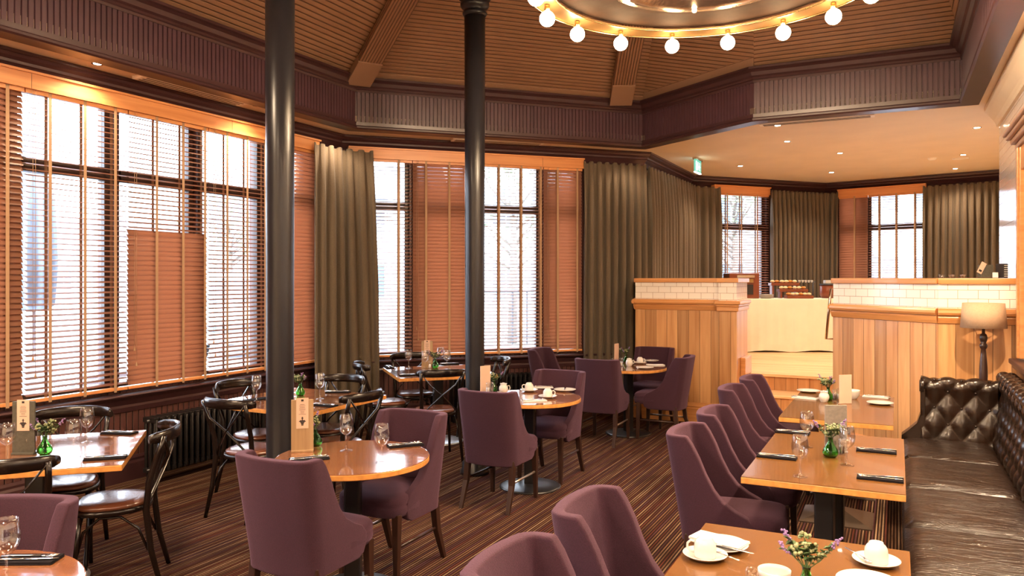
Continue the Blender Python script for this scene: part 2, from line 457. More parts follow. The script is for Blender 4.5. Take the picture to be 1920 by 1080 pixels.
# ------------------------------------------------------------------ mesh builder
class MB:
    def __init__(self):
        self.bm = bmesh.new()
        self.mi = 0
        self.uvl = self.bm.loops.layers.uv.new('UVMap')
        self.custom = set()

    def face(self, vs, smooth=False):
        try:
            f = self.bm.faces.new(vs)
        except ValueError:
            return None
        f.material_index = self.mi
        f.smooth = smooth
        return f

    def box(self, x0, x1, y0, y1, z0, z1, mtx=None):
        co = [(x0, y0, z0), (x1, y0, z0), (x1, y1, z0), (x0, y1, z0), (x0, y0, z1), (x1, y0, z1), (x1, y1, z1), (x0, y1, z1)]
        v = [self.bm.verts.new(mtx @ Vector(c) if mtx else c) for c in co]
        for idx in ((3, 2, 1, 0), (4, 5, 6, 7), (0, 1, 5, 4), (1, 2, 6, 5), (2, 3, 7, 6), (3, 0, 4, 7)):
            self.face([v[i] for i in idx])
        return v

    def poly(self, pts, smooth=False):
        return self.face([self.bm.verts.new(p) for p in pts], smooth)

    def prism(self, pts, z0, z1):
        """extrude a plan polygon (CCW) vertically"""
        lo = [self.bm.verts.new((p[0], p[1], z0)) for p in pts]
        hi = [self.bm.verts.new((p[0], p[1], z1)) for p in pts]
        n = len(pts)
        self.face(list(reversed(lo)))
        self.face(hi)
        for i in range(n):
            self.face([lo[i], lo[(i + 1) % n], hi[(i + 1) % n], hi[i]])

    def extrude_profile(self, prof, x0, x1, smooth=False, ax=0):
        """prof: list of (y,z) swept along x from x0 to x1 (x0/x1 may be functions of y for mitres)"""
        fa = (lambda y: x0) if not callable(x0) else x0
        fb = (lambda y: x1) if not callable(x1) else x1
        a = [self.bm.verts.new((fa(y), y, z)) for y, z in prof]
        b = [self.bm.verts.new((fb(y), y, z)) for y, z in prof]
        n = len(prof)
        for i in range(n):
            j = (i + 1) % n
            self.face([a[i], b[i], b[j], a[j]], smooth)
        self.face(list(reversed(a)))
        self.face(b)

    def grid(self, fn, nu, nv, smooth=True, close_u=False, close_v=False):
        vs = [[self.bm.verts.new(fn(i, j)) for j in range(nv)] for i in range(nu)]
        for i in range(nu if close_u else nu - 1):
            for j in range(nv if close_v else nv - 1):
                a, b_ = i, (i + 1) % nu
                c, d = j, (j + 1) % nv
                self.face([vs[a][c], vs[b_][c], vs[b_][d], vs[a][d]], smooth)
        return vs

    def lathe(self, prof, segs=24, cx=0, cy=0, cz=0, smooth=True):
        """prof (r,z) bottom to top"""
        rings = []
        for r, z in prof:
            if r < 1e-5:
                rings.append([self.bm.verts.new((cx, cy, cz + z))])
            else:
                rings.append([self.bm.verts.new((cx + r * math.cos(2 * PI * k / segs), cy + r * math.sin(2 * PI * k / segs), cz + z)) for k in range(segs)])
        for a, b_ in zip(rings[:-1], rings[1:]):
            for k in range(segs):
                k2 = (k + 1) % segs
                if len(a) == 1 and len(b_) == 1:
                    continue
                if len(a) == 1:
                    self.face([a[0], b_[k2], b_[k]], smooth)
                elif len(b_) == 1:
                    self.face([a[k], a[k2], b_[0]], smooth)
                else:
                    self.face([a[k], a[k2], b_[k2], b_[k]], smooth)

    def tube(self, pts, rad, segs=8, smooth=True, closed=False, flat=1.0, up=None):
        pts = [Vector(p) for p in pts]
        n = len(pts)
        rads = rad if isinstance(rad, (list, tuple)) else [rad] * n
        rings = []
        prev = None
        for i in range(n):
            if closed:
                d = (pts[(i + 1) % n] - pts[i - 1]).normalized()
            else:
                d = (pts[min(i + 1, n - 1)] - pts[max(i - 1, 0)]).normalized()
            if prev is None:
                ref = Vector(up) if up else (Vector((0, 0, 1)) if abs(d.z) < 0.9 else Vector((1, 0, 0)))
                a = d.cross(ref).normalized()
            else:
                a = (prev - d * prev.dot(d)).normalized()
            b_ = d.cross(a).normalized()
            prev = a
            rings.append([self.bm.verts.new(pts[i] + a * rads[i] * math.cos(2 * PI * k / segs) + b_ * rads[i] * flat * math.sin(2 * PI * k / segs)) for k in range(segs)])
        m = n if closed else n - 1
        for i in range(m):
            r0, r1 = rings[i], rings[(i + 1) % n]
            for k in range(segs):
                self.face([r0[k], r0[(k + 1) % segs], r1[(k + 1) % segs], r1[k]], smooth)
        if not closed:
            self.face(list(reversed(rings[0])))
            self.face(rings[-1])

    def sphere(self, c, r, segs=12, rings=8, sz=1.0):
        prof = [(r * math.sin(PI * i / rings), -r * sz * math.cos(PI * i / rings)) for i in range(rings + 1)]
        prof[0] = (0, -r * sz); prof[-1] = (0, r * sz)
        self.lathe(prof, segs, c[0], c[1], c[2])

    def mesh(self, name, mats):
        bm = self.bm
        bmesh.ops.recalc_face_normals(bm, faces=bm.faces)
        for f in bm.faces:
            if f.index in self.custom:
                continue
            n = f.normal
            ax, ay, az = abs(n.x), abs(n.y), abs(n.z)
            for l in f.loops:
                c = l.vert.co
                if az >= ax and az >= ay:
                    l[self.uvl].uv = (c.x, c.y)
                elif ay >= ax:
                    l[self.uvl].uv = (c.x, c.z)
                else:
                    l[self.uvl].uv = (c.y, c.z)
        me = bpy.data.meshes.new(name)
        bm.to_mesh(me)
        bm.free()
        for m in (mats if isinstance(mats, (list, tuple)) else [mats]):
            me.materials.append(m)
        return me

    def build(self, name, mats, parent=None, loc=(0, 0, 0), rotz=0.0, bevel=0.0, subsurf=0, solid=0.0, bseg=2, angle=0.6):
        me = self.mesh(name, mats)
        o = bpy.data.objects.new(name, me)
        COL.objects.link(o)
        o.location = loc
        o.rotation_euler = (0, 0, rotz)
        if parent:
            o.parent = parent
        if solid or bevel or subsurf:
            if solid:
                md = o.modifiers.new('solid', 'SOLIDIFY'); md.thickness = solid; md.offset = 0
            if bevel:
                md = o.modifiers.new('bevel', 'BEVEL'); md.width = bevel; md.segments = bseg
                md.limit_method = 'ANGLE'; md.angle_limit = angle
            if subsurf:
                md = o.modifiers.new('sub', 'SUBSURF'); md.levels = subsurf; md.render_levels = subsurf
        return o

def structure(o, name=None):
    o['kind'] = 'structure'
    return o

def tag(o, label, cat, group=None):
    o['label'] = label
    o['category'] = cat
    if group:
        o['group'] = group
    return o

def thing(name, label=None, cat=None, loc=(0, 0, 0), rotz=0, group=None):
    o = bpy.data.objects.new(name, None)
    o.empty_display_size = 0.05
    COL.objects.link(o)
    o.location = loc
    o.rotation_euler = (0, 0, rotz)
    if label:
        tag(o, label, cat, group)
    return o

def copy_tree(o, parent=None):
    c = o.copy()
    COL.objects.link(c)
    c.parent = parent
    for ch in KIDS.get(o.name, []) or [x for x in o.children]:
        copy_tree(ch, c)
    return c
KIDS = {}
PROTO = {}
USED = set()

def place(kind, loc, rotz, label, group=None, cat=None, scale=None):
    """first call moves the prototype itself, later calls copy it with its parts"""
    builder, default_cat = BUILDERS[kind]
    if kind not in PROTO:
        PROTO[kind] = builder()
        o = PROTO[kind]
    else:
        o = copy_tree(PROTO[kind])
    if len(loc) == 2:
        loc = (loc[0], loc[1], 0)
    o.location = loc
    o.rotation_euler = (0, 0, rotz)
    if scale:
        o.scale = scale
    for k in ('label', 'category', 'group'):
        if k in o:
            del o[k]
    tag(o, label, cat or default_cat, group)
    return o

TOPZ = 0.755
def at(px, py, z=TOPZ):
    """room position of a point seen at (px,py) on the horizontal level z"""
    Z = FP * (EYE - z) / (py - 522.0)
    X = (px - 960.0) / FP * Z
    return (X * CS - Z * SN, X * SN + Z * CS, z)

class Wall:
    """a vertical wall line A->B; local x runs along it, local +y points to its left"""
    def __init__(self, A, B):
        self.A, self.B = Vector(A), Vector(B)
        d = self.B - self.A
        self.len = d.length
        self.ang = math.atan2(d.y, d.x)
        self.d = d.normalized()
    def s(self, px, off=0.0):
        t = (px - 960.0) / FP
        r = Vector((t * CS - SN, t * SN + CS))
        nrm = Vector((-self.d.y, self.d.x))
        A = self.A + nrm * off
        # A + s d = k r
        det = self.d.x * (-r.y) + r.x * self.d.y
        s = (-A.x * (-r.y) + (-r.x) * A.y) / det if False else None
        # solve with cross products
        c = self.d.x * r.y - self.d.y * r.x
        s = -(A.x * r.y - A.y * r.x) / c
        return s
    def loc(self):
        return (self.A.x, self.A.y, 0)

SOFFIT = 3.45
FTOP = 3.97
# walls go counter-clockwise seen from above reversed so that local -y faces the room
WL = Wall((-5.97, -3.0), (-5.97, 7.33))
WD = Wall((-5.97, 7.33), (-3.10, 10.20))
WA = Wall((-3.10, 10.20), (-3.10, 12.80))
WB1 = Wall((-3.10, 12.80), (-1.18, 14.97))
WB2 = Wall((-1.18, 14.97), (1.60, 14.25))

# ================================================================== ROOM SHELL
def build_shell():
    m = MB(); m.box(-6.2, 1.2, -3.2, 9.9, -0.1, 0.0)
    structure(m.build('floor', M['carpet']))
    # raised floor and steps
    m = MB()
    m.prism([(-3.1, 9.9), (0.9, 9.9), (1.6, 9.9), (1.6, 14.25), (-1.18, 14.97), (-3.1, 12.8)], 0.001, 0.55)
    structure(m.build('floor_raised', M['oak']))
    m = MB()
    m.prism([(-3.1, 9.86), (1.6, 9.86), (1.6, 14.25), (-1.18, 14.97), (-3.1, 12.8)], 0.55, 0.58)
    structure(m.build('floor_raised_boards', M['oak_floor']))
    for i, (z, v0, v1) in enumerate(((0.385, 9.45, 9.9), (0.19, 9.05, 9.45))):
        m = MB()
        m.box(-1.68, -0.50, v0, v1, 0.001, z - 0.03)
        structure(m.build('trim_step_riser_%d' % (i + 1), M['oak']))
        m = MB()
        m.box(-1.68, -0.50, v0 - 0.03, v1, z - 0.03, z)
        structure(m.build('trim_step_tread_%d' % (i + 1), M['oak_floor'], bevel=0.006))
    # right wall
    m = MB()
    m.box(0.90, 1.10, -3.0, 9.0, 0, SOFFIT)
    structure(m.build('wall_right', M['tile']))
    m = MB(); m.box(1.6, 1.8, 9.0, 14.3, 0, SOFFIT); structure(m.build('wall_raised_right', M['plaster']))
    m = MB(); m.box(1.1, 1.6, 8.9, 9.0, 0, SOFFIT); structure(m.build('wall_raised_near', M['plaster']))
    m = MB(); m.box(-6.2, 1.2, -3.2, -3.0, 0, 4.4); structure(m.build('wall_back', M['plaster']))
    # soffit ceiling with the octagonal opening
    outer = [(-6.2, -3.2), (-6.2, 7.45), (-3.3, 10.3), (-3.3, 12.9), (-1.2, 15.2), (1.8, 14.5), (1.8, -3.2)]
    bm = bmesh.new()
    def loop(pts):
        vs = [bm.verts.new((p[0], p[1], SOFFIT)) for p in pts]
        return [bm.edges.new((vs[i], vs[(i + 1) % len(vs)])) for i in range(len(vs))]
    e = loop(outer) + loop([(x, y) for x, y in HOLE])
    bmesh.ops.triangle_fill(bm, use_beauty=True, edges=e)
    r = bmesh.ops.extrude_face_region(bm, geom=bm.faces[:])
    for v in [g for g in r['geom'] if isinstance(g, bmesh.types.BMVert)]:
        v.co.z += 0.12
    bmesh.ops.recalc_face_normals(bm, faces=bm.faces)
    me = bpy.data.meshes.new('ceiling'); bm.to_mesh(me); bm.free(); me.materials.append(M['plaster'])
    o = bpy.data.objects.new('ceiling', me); COL.objects.link(o); structure(o)

HOLE = [(-5.43, -2.4), (-5.43, 6.96), (-2.91, 9.56), (-1.37, 8.53), (0.56, 8.52), (0.58, -2.4)]
APEX = Vector((-0.64, 3.84, 6.15))

def fascia():
    n = len(HOLE)
    k = 0
    for i in range(n):
        A, B = HOLE[i], HOLE[(i + 1) % n]
        w = Wall(A, B)
        k += 1
        # mitre slopes at each end
        def turn(P, Q, R):
            a = (Vector(Q) - Vector(P)).normalized(); b = (Vector(R) - Vector(Q)).normalized()
            ang = math.atan2(a.x * b.y - a.y * b.x, a.dot(b))
            return math.tan(ang / 2)
        t0 = turn(HOLE[i - 1], A, B)
        t1 = turn(A, B, HOLE[(i + 2) % n])
        # hole runs clockwise: inside of the hole is to the right (local -y)
        fa = lambda y: y * t0
        fb = lambda y: w.len - y * t1
        L = w.len
        m = MB()
        # backing
        m.extrude_profile([(0.10, SOFFIT - 0.0), (0.0, SOFFIT - 0.0), (0.0, FTOP + 0.05), (0.10, FTOP + 0.05)], fa, fb)
        # vertical beads: boards with grooves between
        pitch = 0.046
        nb = int(L / pitch)
        for q in range(nb):
            x0 = (L - nb * pitch) / 2 + q * pitch
            if x0 < 0.01 or x0 + pitch > L - 0.01:
                continue
            prof = [(x0 + 0.004, 0.0), (x0 + 0.007, -0.012), (x0 + pitch - 0.007, -0.012), (x0 + pitch - 0.004, 0.0)]
            lo = [m.bm.verts.new((x, y, SOFFIT + 0.045)) for x, y in prof]
            hi = [m.bm.verts.new((x, y, FTOP - 0.12)) for x, y in prof]
            for j in range(3):
                m.face([lo[j], lo[j + 1], hi[j + 1], hi[j]])
        o = m.build('trim_%d' % k, M['bead'], loc=w.loc(), rotz=w.ang)
        structure(o)
        # lip below and crown above, mitred
        m = MB()
        m.extrude_profile([(0.14, SOFFIT - 0.03), (-0.02, SOFFIT - 0.03), (-0.035, SOFFIT - 0.018), (-0.035, SOFFIT + 0.0), (-0.02, SOFFIT + 0.012), (-0.022, SOFFIT + 0.05), (0.14, SOFFIT + 0.05)][::-1], fa, fb)
        m.extrude_profile([(0.1, FTOP - 0.135), (-0.02, FTOP - 0.135), (-0.028, FTOP - 0.115), (-0.02, FTOP - 0.1), (-0.03, FTOP - 0.085), (-0.055, FTOP - 0.07), (-0.07, FTOP - 0.035),
                           (-0.095, FTOP - 0.02), (-0.12, FTOP - 0.012), (-0.12, FTOP + 0.012), (0.1, FTOP + 0.03)][::-1], fa, fb)
        structure(m.build('trim_crown_%d' % k, M['dark_paint'], loc=w.loc(), rotz=w.ang))
    # sloping boarded ceiling planes
    for i in range(n):
        A, B = Vector((*HOLE[i], FTOP)), Vector((*HOLE[(i + 1) % n], FTOP))
        m = MB()
        vs = [m.bm.verts.new(p) for p in (A, B, APEX)]
        vt = [m.bm.verts.new(p + Vector((0, 0, 0.06))) for p in (A, B, APEX)]
        m.face(vs); m.face(vt[::-1])
        for a in range(3):
            b = (a + 1) % 3
            m.face([vs[a], vs[b], vt[b], vt[a]])
        me = m.mesh('ceiling_slope_%d' % (i + 1), [M['ceil_boards']])
        d = (B - A).normalized()
        if i == 2:
            d = Vector((1, 0, 0))
        nn = (B - A).cross(APEX - A).normalized()
        up = nn.cross(d).normalized()
        uv = me.uv_layers[0].data
        for poly in me.polygons:
            for li in poly.loop_indices:
                co = me.vertices[me.loops[li].vertex_index].co - A
                uv[li].uv = (co.dot(d), co.dot(up))
        o = bpy.data.objects.new('ceiling_slope_%d' % (i + 1), me); COL.objects.link(o); structure(o)
        # lighter board at the foot of the slope
        inw = up if (up.z > 0) else -up
        m = MB()
        L = (B - A).length
        dd = (B - A).normalized()
        nrm = dd.cross(APEX - A).normalized()
        if nrm.z > 0: nrm = -nrm
        upv = nrm.cross(dd).normalized()
        if upv.z < 0: upv = -upv
        off = nrm * 0.015
        # stay inside the triangle
        h = (APEX - A).dot(upv)
        fa_ = (APEX - A).dot(dd) / h
        fb_ = (APEX - B).dot(dd) / h
        q = [A + off, B + off, B + upv * 0.17 + dd * fb_ * 0.17 + off, A + upv * 0.17 + dd * fa_ * 0.17 + off]
        q2 = [p - nrm * 0.012 for p in q]
        a_ = [m.bm.verts.new(p) for p in q]; b_ = [m.bm.verts.new(p) for p in q2]
        m.face(a_); m.face(b_[::-1])
        for a in range(4):
            m.face([a_[a], a_[(a + 1) % 4], b_[(a + 1) % 4], b_[a]])
        if i in (1, 2):
            structure(m.build('trim_ceiling_foot_%d' % (i + 1), M['ceil_trim']))
        else:
            m.bm.free()
    # rafters from the corners to the crown of the ceiling
    def rafter(P, k, w=0.13):
        P = Vector(P)
        d = (APEX - P)
        L = d.length
        dn = d.normalized()
        side = dn.cross(Vector((0, 0, 1))).normalized()
        upv = side.cross(dn).normalized()
        m = MB()
        for (x0, x1, ww, hh, mi) in ((0.0, 0.42, w * 1.04, 0.115, 0), (0.42, L, w, 0.10, 1)):
            m.mi = mi
            co = []
            for x in (x0, x1):
                for (s_, t_) in ((-ww, -hh), (ww, -hh), (ww, 0.05), (-ww, 0.05)):
                    co.append((s_, t_, x))
            v = [m.bm.verts.new(c) for c in co]
            for idx in ((0, 1, 5, 4), (1, 2, 6, 5), (2, 3, 7, 6), (3, 0, 4, 7), (3, 2, 1, 0), (4, 5, 6, 7)):
                m.face([v[i] for i in idx])
        o = m.build('trim_rafter_%d' % k, [M['ceil_trim'], M['rafter']])
        mw = Matrix.Identity(4)
        mw.col[0][:3] = side; mw.col[1][:3] = upv; mw.col[2][:3] = dn; mw.col[3][:3] = P
        o.matrix_world = mw
        structure(o)
    rafter((-5.38, 6.93, FTOP + 0.02), 1)
    rafter((-3.09, 9.22, FTOP + 0.03), 2)
    rafter((-5.38, 1.2, FTOP + 0.02), 3)

def cornice(w, k, x0=0.0, x1=None, z=SOFFIT, t0=0.0, t1=0.0, mat='dark_paint'):
    x1 = w.len if x1 is None else x1
    m = MB()
    prof = [(0.0, z - 0.20), (-0.025, z - 0.20), (-0.03, z - 0.175), (-0.02, z - 0.165), (-0.03, z - 0.14), (-0.06, z - 0.10), (-0.075, z - 0.09), (-0.08, z - 0.07),
            (-0.11, z - 0.05), (-0.125, z - 0.03), (-0.135, z - 0.025), (-0.135, z - 0.001), (0.0, z - 0.001)]
    m.extrude_profile(prof[::-1], (lambda y: x0 + y * t0), (lambda y: x1 - y * t1))
    structure(m.build('trim_cornice_%d' % k, M[mat], loc=w.loc(), rotz=w.ang))

def window_wall(w, k, side, openings, z0=0.78, z1=3.27, dado=True, transom=2.64, recess=0.02):
    """wall with window openings [(s0,s1,nsplit)], frames, glass, sill"""
    m = MB()
    T = 0.22
    m.box(0, w.len, 0, T, 0, z0)
    m.box(0, w.len, 0, T, z1, SOFFIT)
    last = 0
    for (a, b) in openings:
        if a > last:
            m.box(last, a, 0, T, z0, z1)
        last = b
    if last < w.len:
        m.box(last, w.len, 0, T, z0, z1)
    structure(m.build('wall_' + side, M['dado'], loc=w.loc(), rotz=w.ang))
    for j, (a, b) in enumerate(openings):
        root = thing('window_%d' % (k * 10 + j + 1), loc=w.loc(), rotz=w.ang)
        structure(root)
        f = MB()
        y0, y1 = 0.06, 0.14
        f.box(a, a + 0.05, y0, y1, z0, z1)
        f.box(b - 0.05, b, y0, y1, z0, z1)
        f.box(a + 0.05, b - 0.05, y0, y1, z0, z0 + 0.07)
        f.box(a + 0.05, b - 0.05, y0, y1, z1 - 0.05, z1)
        f.box(a + 0.05, b - 0.05, y0 - 0.02, y1, transom - 0.06, transom + 0.05)
        structure(f.build('window_frame', M['frame'], root, bevel=0.006))
        g = MB()
        g.box(a + 0.05, b - 0.05, 0.095, 0.10, z0 + 0.07, transom - 0.06)
        g.box(a + 0.05, b - 0.05, 0.095, 0.10, transom + 0.05, z1 - 0.05)
        structure(g.build('window_pane', M['pane'], root))

def sill(w, k, x0, x1, z=0.76, name=None, t0=0.0, t1=0.0):
    m = MB()
    m.extrude_profile([(0.0, z - 0.16), (-0.02, z - 0.16), (-0.03, z - 0.12), (-0.022, z - 0.10), (-0.05, z - 0.055), (-0.055, z - 0.03), (-0.10, z - 0.025), (-0.11, z - 0.012), (-0.10, z), (0.05, z)][::-1], (lambda y: x0 + y * t0), (lambda y: x1 - y * t1))
    structure(m.build(name or 'trim_sill_%d' % k, M['dark_paint'], loc=w.loc(), rotz=w.ang))
    m = MB()
    m.extrude_profile([(0.0, 0.0), (-0.03, 0.0), (-0.03, 0.15), (-0.018, 0.17), (-0.022, 0.19), (-0.008, 0.21), (0.0, 0.21)][::-1], (lambda y: x0 + y * t0), (lambda y: x1 - y * t1))
    structure(m.build('baseboard_%s' % ('left' if k == 1 else 'diagonal'), M['dark_paint'], loc=w.loc(), rotz=w.ang))

def blind(w, a, b, label, tilt, tapes, group, z0=0.80, z1=3.20, y=-0.055, cord=True):
    """venetian blind between s=a and s=b. tilt(z) in radians"""
    root = thing('venetian_blind', label, 'window blind', w.loc(), w.ang, group)
    m = MB()
    sp = 0.043
    n = int((z1 - z0 - 0.05) / sp)
    hw = 0.0265
    for i in range(n):
        z = z0 + 0.06 + i * sp
        t = tilt(z)
        dy, dz = hw * math.cos(t), hw * math.sin(t)
        th = 0.0016
        ny, nz = -math.sin(t) * th, math.cos(t) * th
        # room edge up for positive tilt, slight crown
        prof = [(y - dy - ny, z + dz - nz), (y, z - nz + 0.004), (y + dy - ny, z - dz - nz), (y + dy + ny, z - dz + nz), (y, z + nz + 0.004), (y - dy + ny, z + dz + nz)]
        aa = [m.bm.verts.new((a + 0.008, p[0], p[1])) for p in prof]
        bb = [m.bm.verts.new((b - 0.008, p[0], p[1])) for p in prof]
        for q in range(6):
            m.face([aa[q], bb[q], bb[(q + 1) % 6], aa[(q + 1) % 6]])
        m.face(aa[::-1]); m.face(bb)
    m.build('slats', M['slat'], root)
    m = MB()
    m.box(a + 0.005, b - 0.005, y - 0.026, y + 0.026, z0, z0 + 0.028)
    m.build('bottom_rail', M['valance'], root, bevel=0.004)
    m = MB()
    m.box(a + 0.005, b - 0.005, y - 0.025, y + 0.028, z1 - 0.045, z1 + 0.07)
    m.build('headrail', M['valance'], root)
    m = MB()
    for s in tapes:
        x = a + (b - a) * s
        for yy in (y - 0.0265, y + 0.0265):
            m.box(x - 0.013, x + 0.013, yy - 0.0006, yy + 0.0006, z0 - 0.01, z1)
    m.build('ladder_tapes', M['tape'], root)
    if cord:
        m = MB()
        x = a + 0.05 if cord == 1 else b - 0.05
        for dx, zb in ((0.0, z0 + 0.35), (0.02, z0 + 0.22)):
            m.tube([(x + dx, y - 0.04, z1), (x + dx, y - 0.038, zb)], 0.0015, 5)
            m.lathe([(0.002, 0.03), (0.005, 0.02), (0.009, 0.0), (0.008, -0.006), (0, -0.008)][::-1], 8, x + dx, y - 0.038, zb - 0.02)
        m.build('pull_cord', M['tape'], root)
    return root

def valance(w, a, b, label, joints=(), y=-0.10, z0=3.185, z1=3.30, group=None):
    m = MB()
    m.box(a, b, y - 0.012, y + 0.008, z0, z1)
    m.box(a - 0.01, b + 0.01, y - 0.03, 0.0, z1, z1 + 0.018)
    m.box(a - 0.012, a, y, 0.0, z0, z1)
    m.box(b, b + 0.012, y, 0.0, z0, z1)
    m.mi = 1
    for j in joints:
        m.box(j - 0.0015, j + 0.0015, y - 0.0128, y - 0.011, z0, z1)
    o = m.build('blind_valance', [M['valance'], M['frame']], loc=w.loc(), rotz=w.ang)
    tag(o, label, 'valance', group)

def curtain(path, z0, z1, folds, label, amp=0.045, gather=0.0, group=None, seed=0, bottom_shift=(0, 0), lean=None):
    """path: list of plan points; pleated curtain along it"""
    rnd = random.Random(seed)
    P = [Vector(p) for p in path]
    seg = [(P[i + 1] - P[i]).length for i in range(len(P) - 1)]
    L = sum(seg)
    def pt(s):
        s = max(0, min(L, s))
        for i, l in enumerate(seg):
            if s <= l or i == len(seg) - 1:
                d = (P[i + 1] - P[i]).normalized()
                q = P[i] + d * min(s, l)
                return q, Vector((d.y, -d.x))
            s -= l
    nu = folds * 10 + 1
    zs = [z1, z1 - 0.02, z1 - 0.06, z1 - 0.10, z1 - 0.16, z1 - 0.3, z1 - 0.6, (z0 + z1) / 2, z0 + 0.6, z0 + 0.2, z0]
    phs = [rnd.uniform(-0.5, 0.5) for _ in range(folds + 2)]
    amps = [rnd.uniform(0.65, 1.25) for _ in range(folds + 2)]
    m = MB()
    def fn(i, j):
        z = zs[j]
        s = i / (nu - 1)
        k = s * folds
        kk = int(k)
        ff = k - kk
        sm = ff * ff * (3 - 2 * ff)
        am = amps[kk] * (1 - sm) + amps[kk + 1] * sm
        ph = (phs[kk] * (1 - sm) + phs[kk + 1] * sm)
        zt = (z1 - z) / (z1 - z0)
        ss = s * L
        if lean:
            ss = lean(s, zt) * L
        q, n = pt(ss)
        a = amp * am * (0.35 + 0.65 * min(1, zt * 5))
        ang = 2 * PI * k + ph * zt * 1.5
        y = math.cos(ang)
        # sharpen pinch pleats near the heading
        if zt < 0.06:
            y = math.copysign(abs(y) ** 0.5, y) * 0.6 + (0.5 if y > 0.9 else 0)
        off = a * y
        tx = 0.012 * math.sin(2 * ang)
        d = Vector((-n.y, n.x))
        p = q + n * off + d * tx
        return (p.x, p.y, z + (0.0 if j else 0.012 * math.cos(ang)))
    m.grid(fn, nu, len(zs))
    o = m.build('curtain', M['curtain'], solid=0.006)
    tag(o, label, 'curtain', group)
    return o

def build_windows():
    # left wall
    vs = [WL.s(p) for p in (35, 225, 380, 497, 585)]
    s35, s225, s380, s497, s585 = vs
    op = [(0.4, 1.5), (1.7, 2.8), (s35 - 1.2, s35 - 0.1), (s35 - 0.02, s225 - 0.05), (s225 - 0.01, s380 - 0.06), (s380 - 0.02, s497 + 0.0), (s497 + 0.06, s585 - 0.02)]
    window_wall(WL, 1, 'left', op)
    cornice(WL, 1, t1=math.tan(math.radians(-22.5)))
    sill(WL, 1, 3.5, WL.len, t1=math.tan(math.radians(-22.5)))
    opn = lambda z: math.radians(-13)
    mid = lambda z: math.radians(-20) if z > 2.15 else math.radians(-58)
    cl = lambda z: math.radians(-58)
    g = 'wooden slat blinds at the tall windows'
    blind(WL, s35 - 1.3, s35, 'closed orange wood blind, leftmost strip at the long window wall', cl, (0.3, 0.9), g)
    blind(WL, s35, s225 + 0.02, 'open blind over the leftmost bright pane, above the table with the green vase', opn, (0.22, 0.55, 0.86), g)
    blind(WL, s225 + 0.02, s380, 'half-open blind, bright above and shut orange below, on the long window wall', mid, (0.33, 0.66, 0.95), g)
    blind(WL, s380, s497, 'open blind just left of the front column, white van seen behind it', opn, (0.28, 0.6, 0.9), g)
    blind(WL, s497, s585, 'narrow closed orange blind between the front column and the curtain', cl, (0.1,), g)
    valance(WL, s35 - 1.3, s585, 'long honey-coloured wood valance above the left window blinds', (s35 + 0.03, s35 + 2.0))
    # diagonal wall
    d = [WD.s(p) for p in (675, 768, 870, 908, 1015, 1084)]
    op = [(0.10, d[1] - 0.0), (d[1] + 0.06, d[2] + 0.06), (d[2] + 0.12, d[4] - 0.0), (d[4] + 0.06, d[5])]
    window_wall(WD, 2, 'diagonal', op)
    cornice(WD, 2, t0=math.tan(math.radians(-22.5)), t1=math.tan(math.radians(22.5)))
    sill(WD, 2, 0, WD.len, t0=math.tan(math.radians(-22.5)))
    opd = lambda z: math.radians(-13)
    z0 = 0.80
    blind(WD, 0.05, d[1] + 0.02, 'open blind beside the tall curtain at the corner window', opd, (0.36, 0.80), g, z0=z0)
    blind(WD, d[1] + 0.02, d[2] + 0.1, 'wide closed orange blind behind the back table, left of the back column', cl, (0.22, 0.6), g, z0=z0)
    blind(WD, d[2] + 0.1, d[4], 'open blind immediately right of the back column', opd, (0.36, 0.68, 0.96), g, z0=z0)
    blind(WD, d[4], d[5] + 0.03, 'narrow closed orange blind beside the drawn brown curtain', cl, (0.36, 0.86), g, z0=z0)
    valance(WD, 0.12, d[5] + 0.03, 'honey-coloured wood valance above the blinds by the back column', (d[3] + 0.75,))
    # raised area
    m = MB(); m.box(0, WA.len, 0, 0.2, 0, SOFFIT); structure(m.build('wall_raised_left', M['plaster'], loc=WA.loc(), rotz=WA.ang))
    cornice(WA, 3, t0=math.tan(math.radians(22.5)))
    b = [WB1.s(p) for p in (1340, 1352, 1435)]
    window_wall(WB1, 3, 'bay_left', [(b[1] - 0.05, b[2] + 0.02)])
    cornice(WB1, 4)
    blind(WB1, b[0] - 0.1, b[2] + 0.02, 'small open blind above the counter with the bread trays', lambda z: math.radians(-13), (0.25, 0.5, 0.78), g, cord=0)
    valance(WB1, b[0] - 0.08, b[2] + 0.02, 'short wood valance above the bay window by the bread trays', y=-0.09)
    c = [WB2.s(p) for p in (1577, 1630, 1735)]
    window_wall(WB2, 4, 'bay_right', [(c[0], c[1] - 0.08), (c[1] - 0.03, c[2] + 0.03)])
    cornice(WB2, 5)
    blind(WB2, c[0] - 0.02, c[1], 'narrow closed orange blind at the far bay, left of the open one', cl, (0.55,), g, cord=0)
    blind(WB2, c[1], c[2] + 0.02, 'small open blind above the right tiled partition in the far bay', lambda z: math.radians(-13), (0.2, 0.5, 0.82), g, cord=0)
    valance(WB2, c[0] - 0.02, c[2] + 0.02, 'short wood valance above the two far bay blinds', y=-0.09)
    # curtains
    gc = None
    curtain([(-5.82, 6.72), (-5.80, 7.22), (-5.56, 7.56)], 0.02, 3.26, 6, 'tall olive-grey pinch-pleat curtain in the corner behind the front column', seed=1, amp=0.05,
            lean=lambda s, t: s * (0.93 + 0.12 * t))
    def onwall(w, s, off):
        p = w.A + w.d * s + Vector((w.d.y, -w.d.x)) * off
        return (p.x, p.y)
    curtain([onwall(WD, d[5] + 0.02, 0.12), onwall(WD, WD.len - 0.02, 0.12)], 0.02, 3.27, 8, 'grey-brown curtain hanging beside the left end of the oak partition', seed=2, amp=0.055)
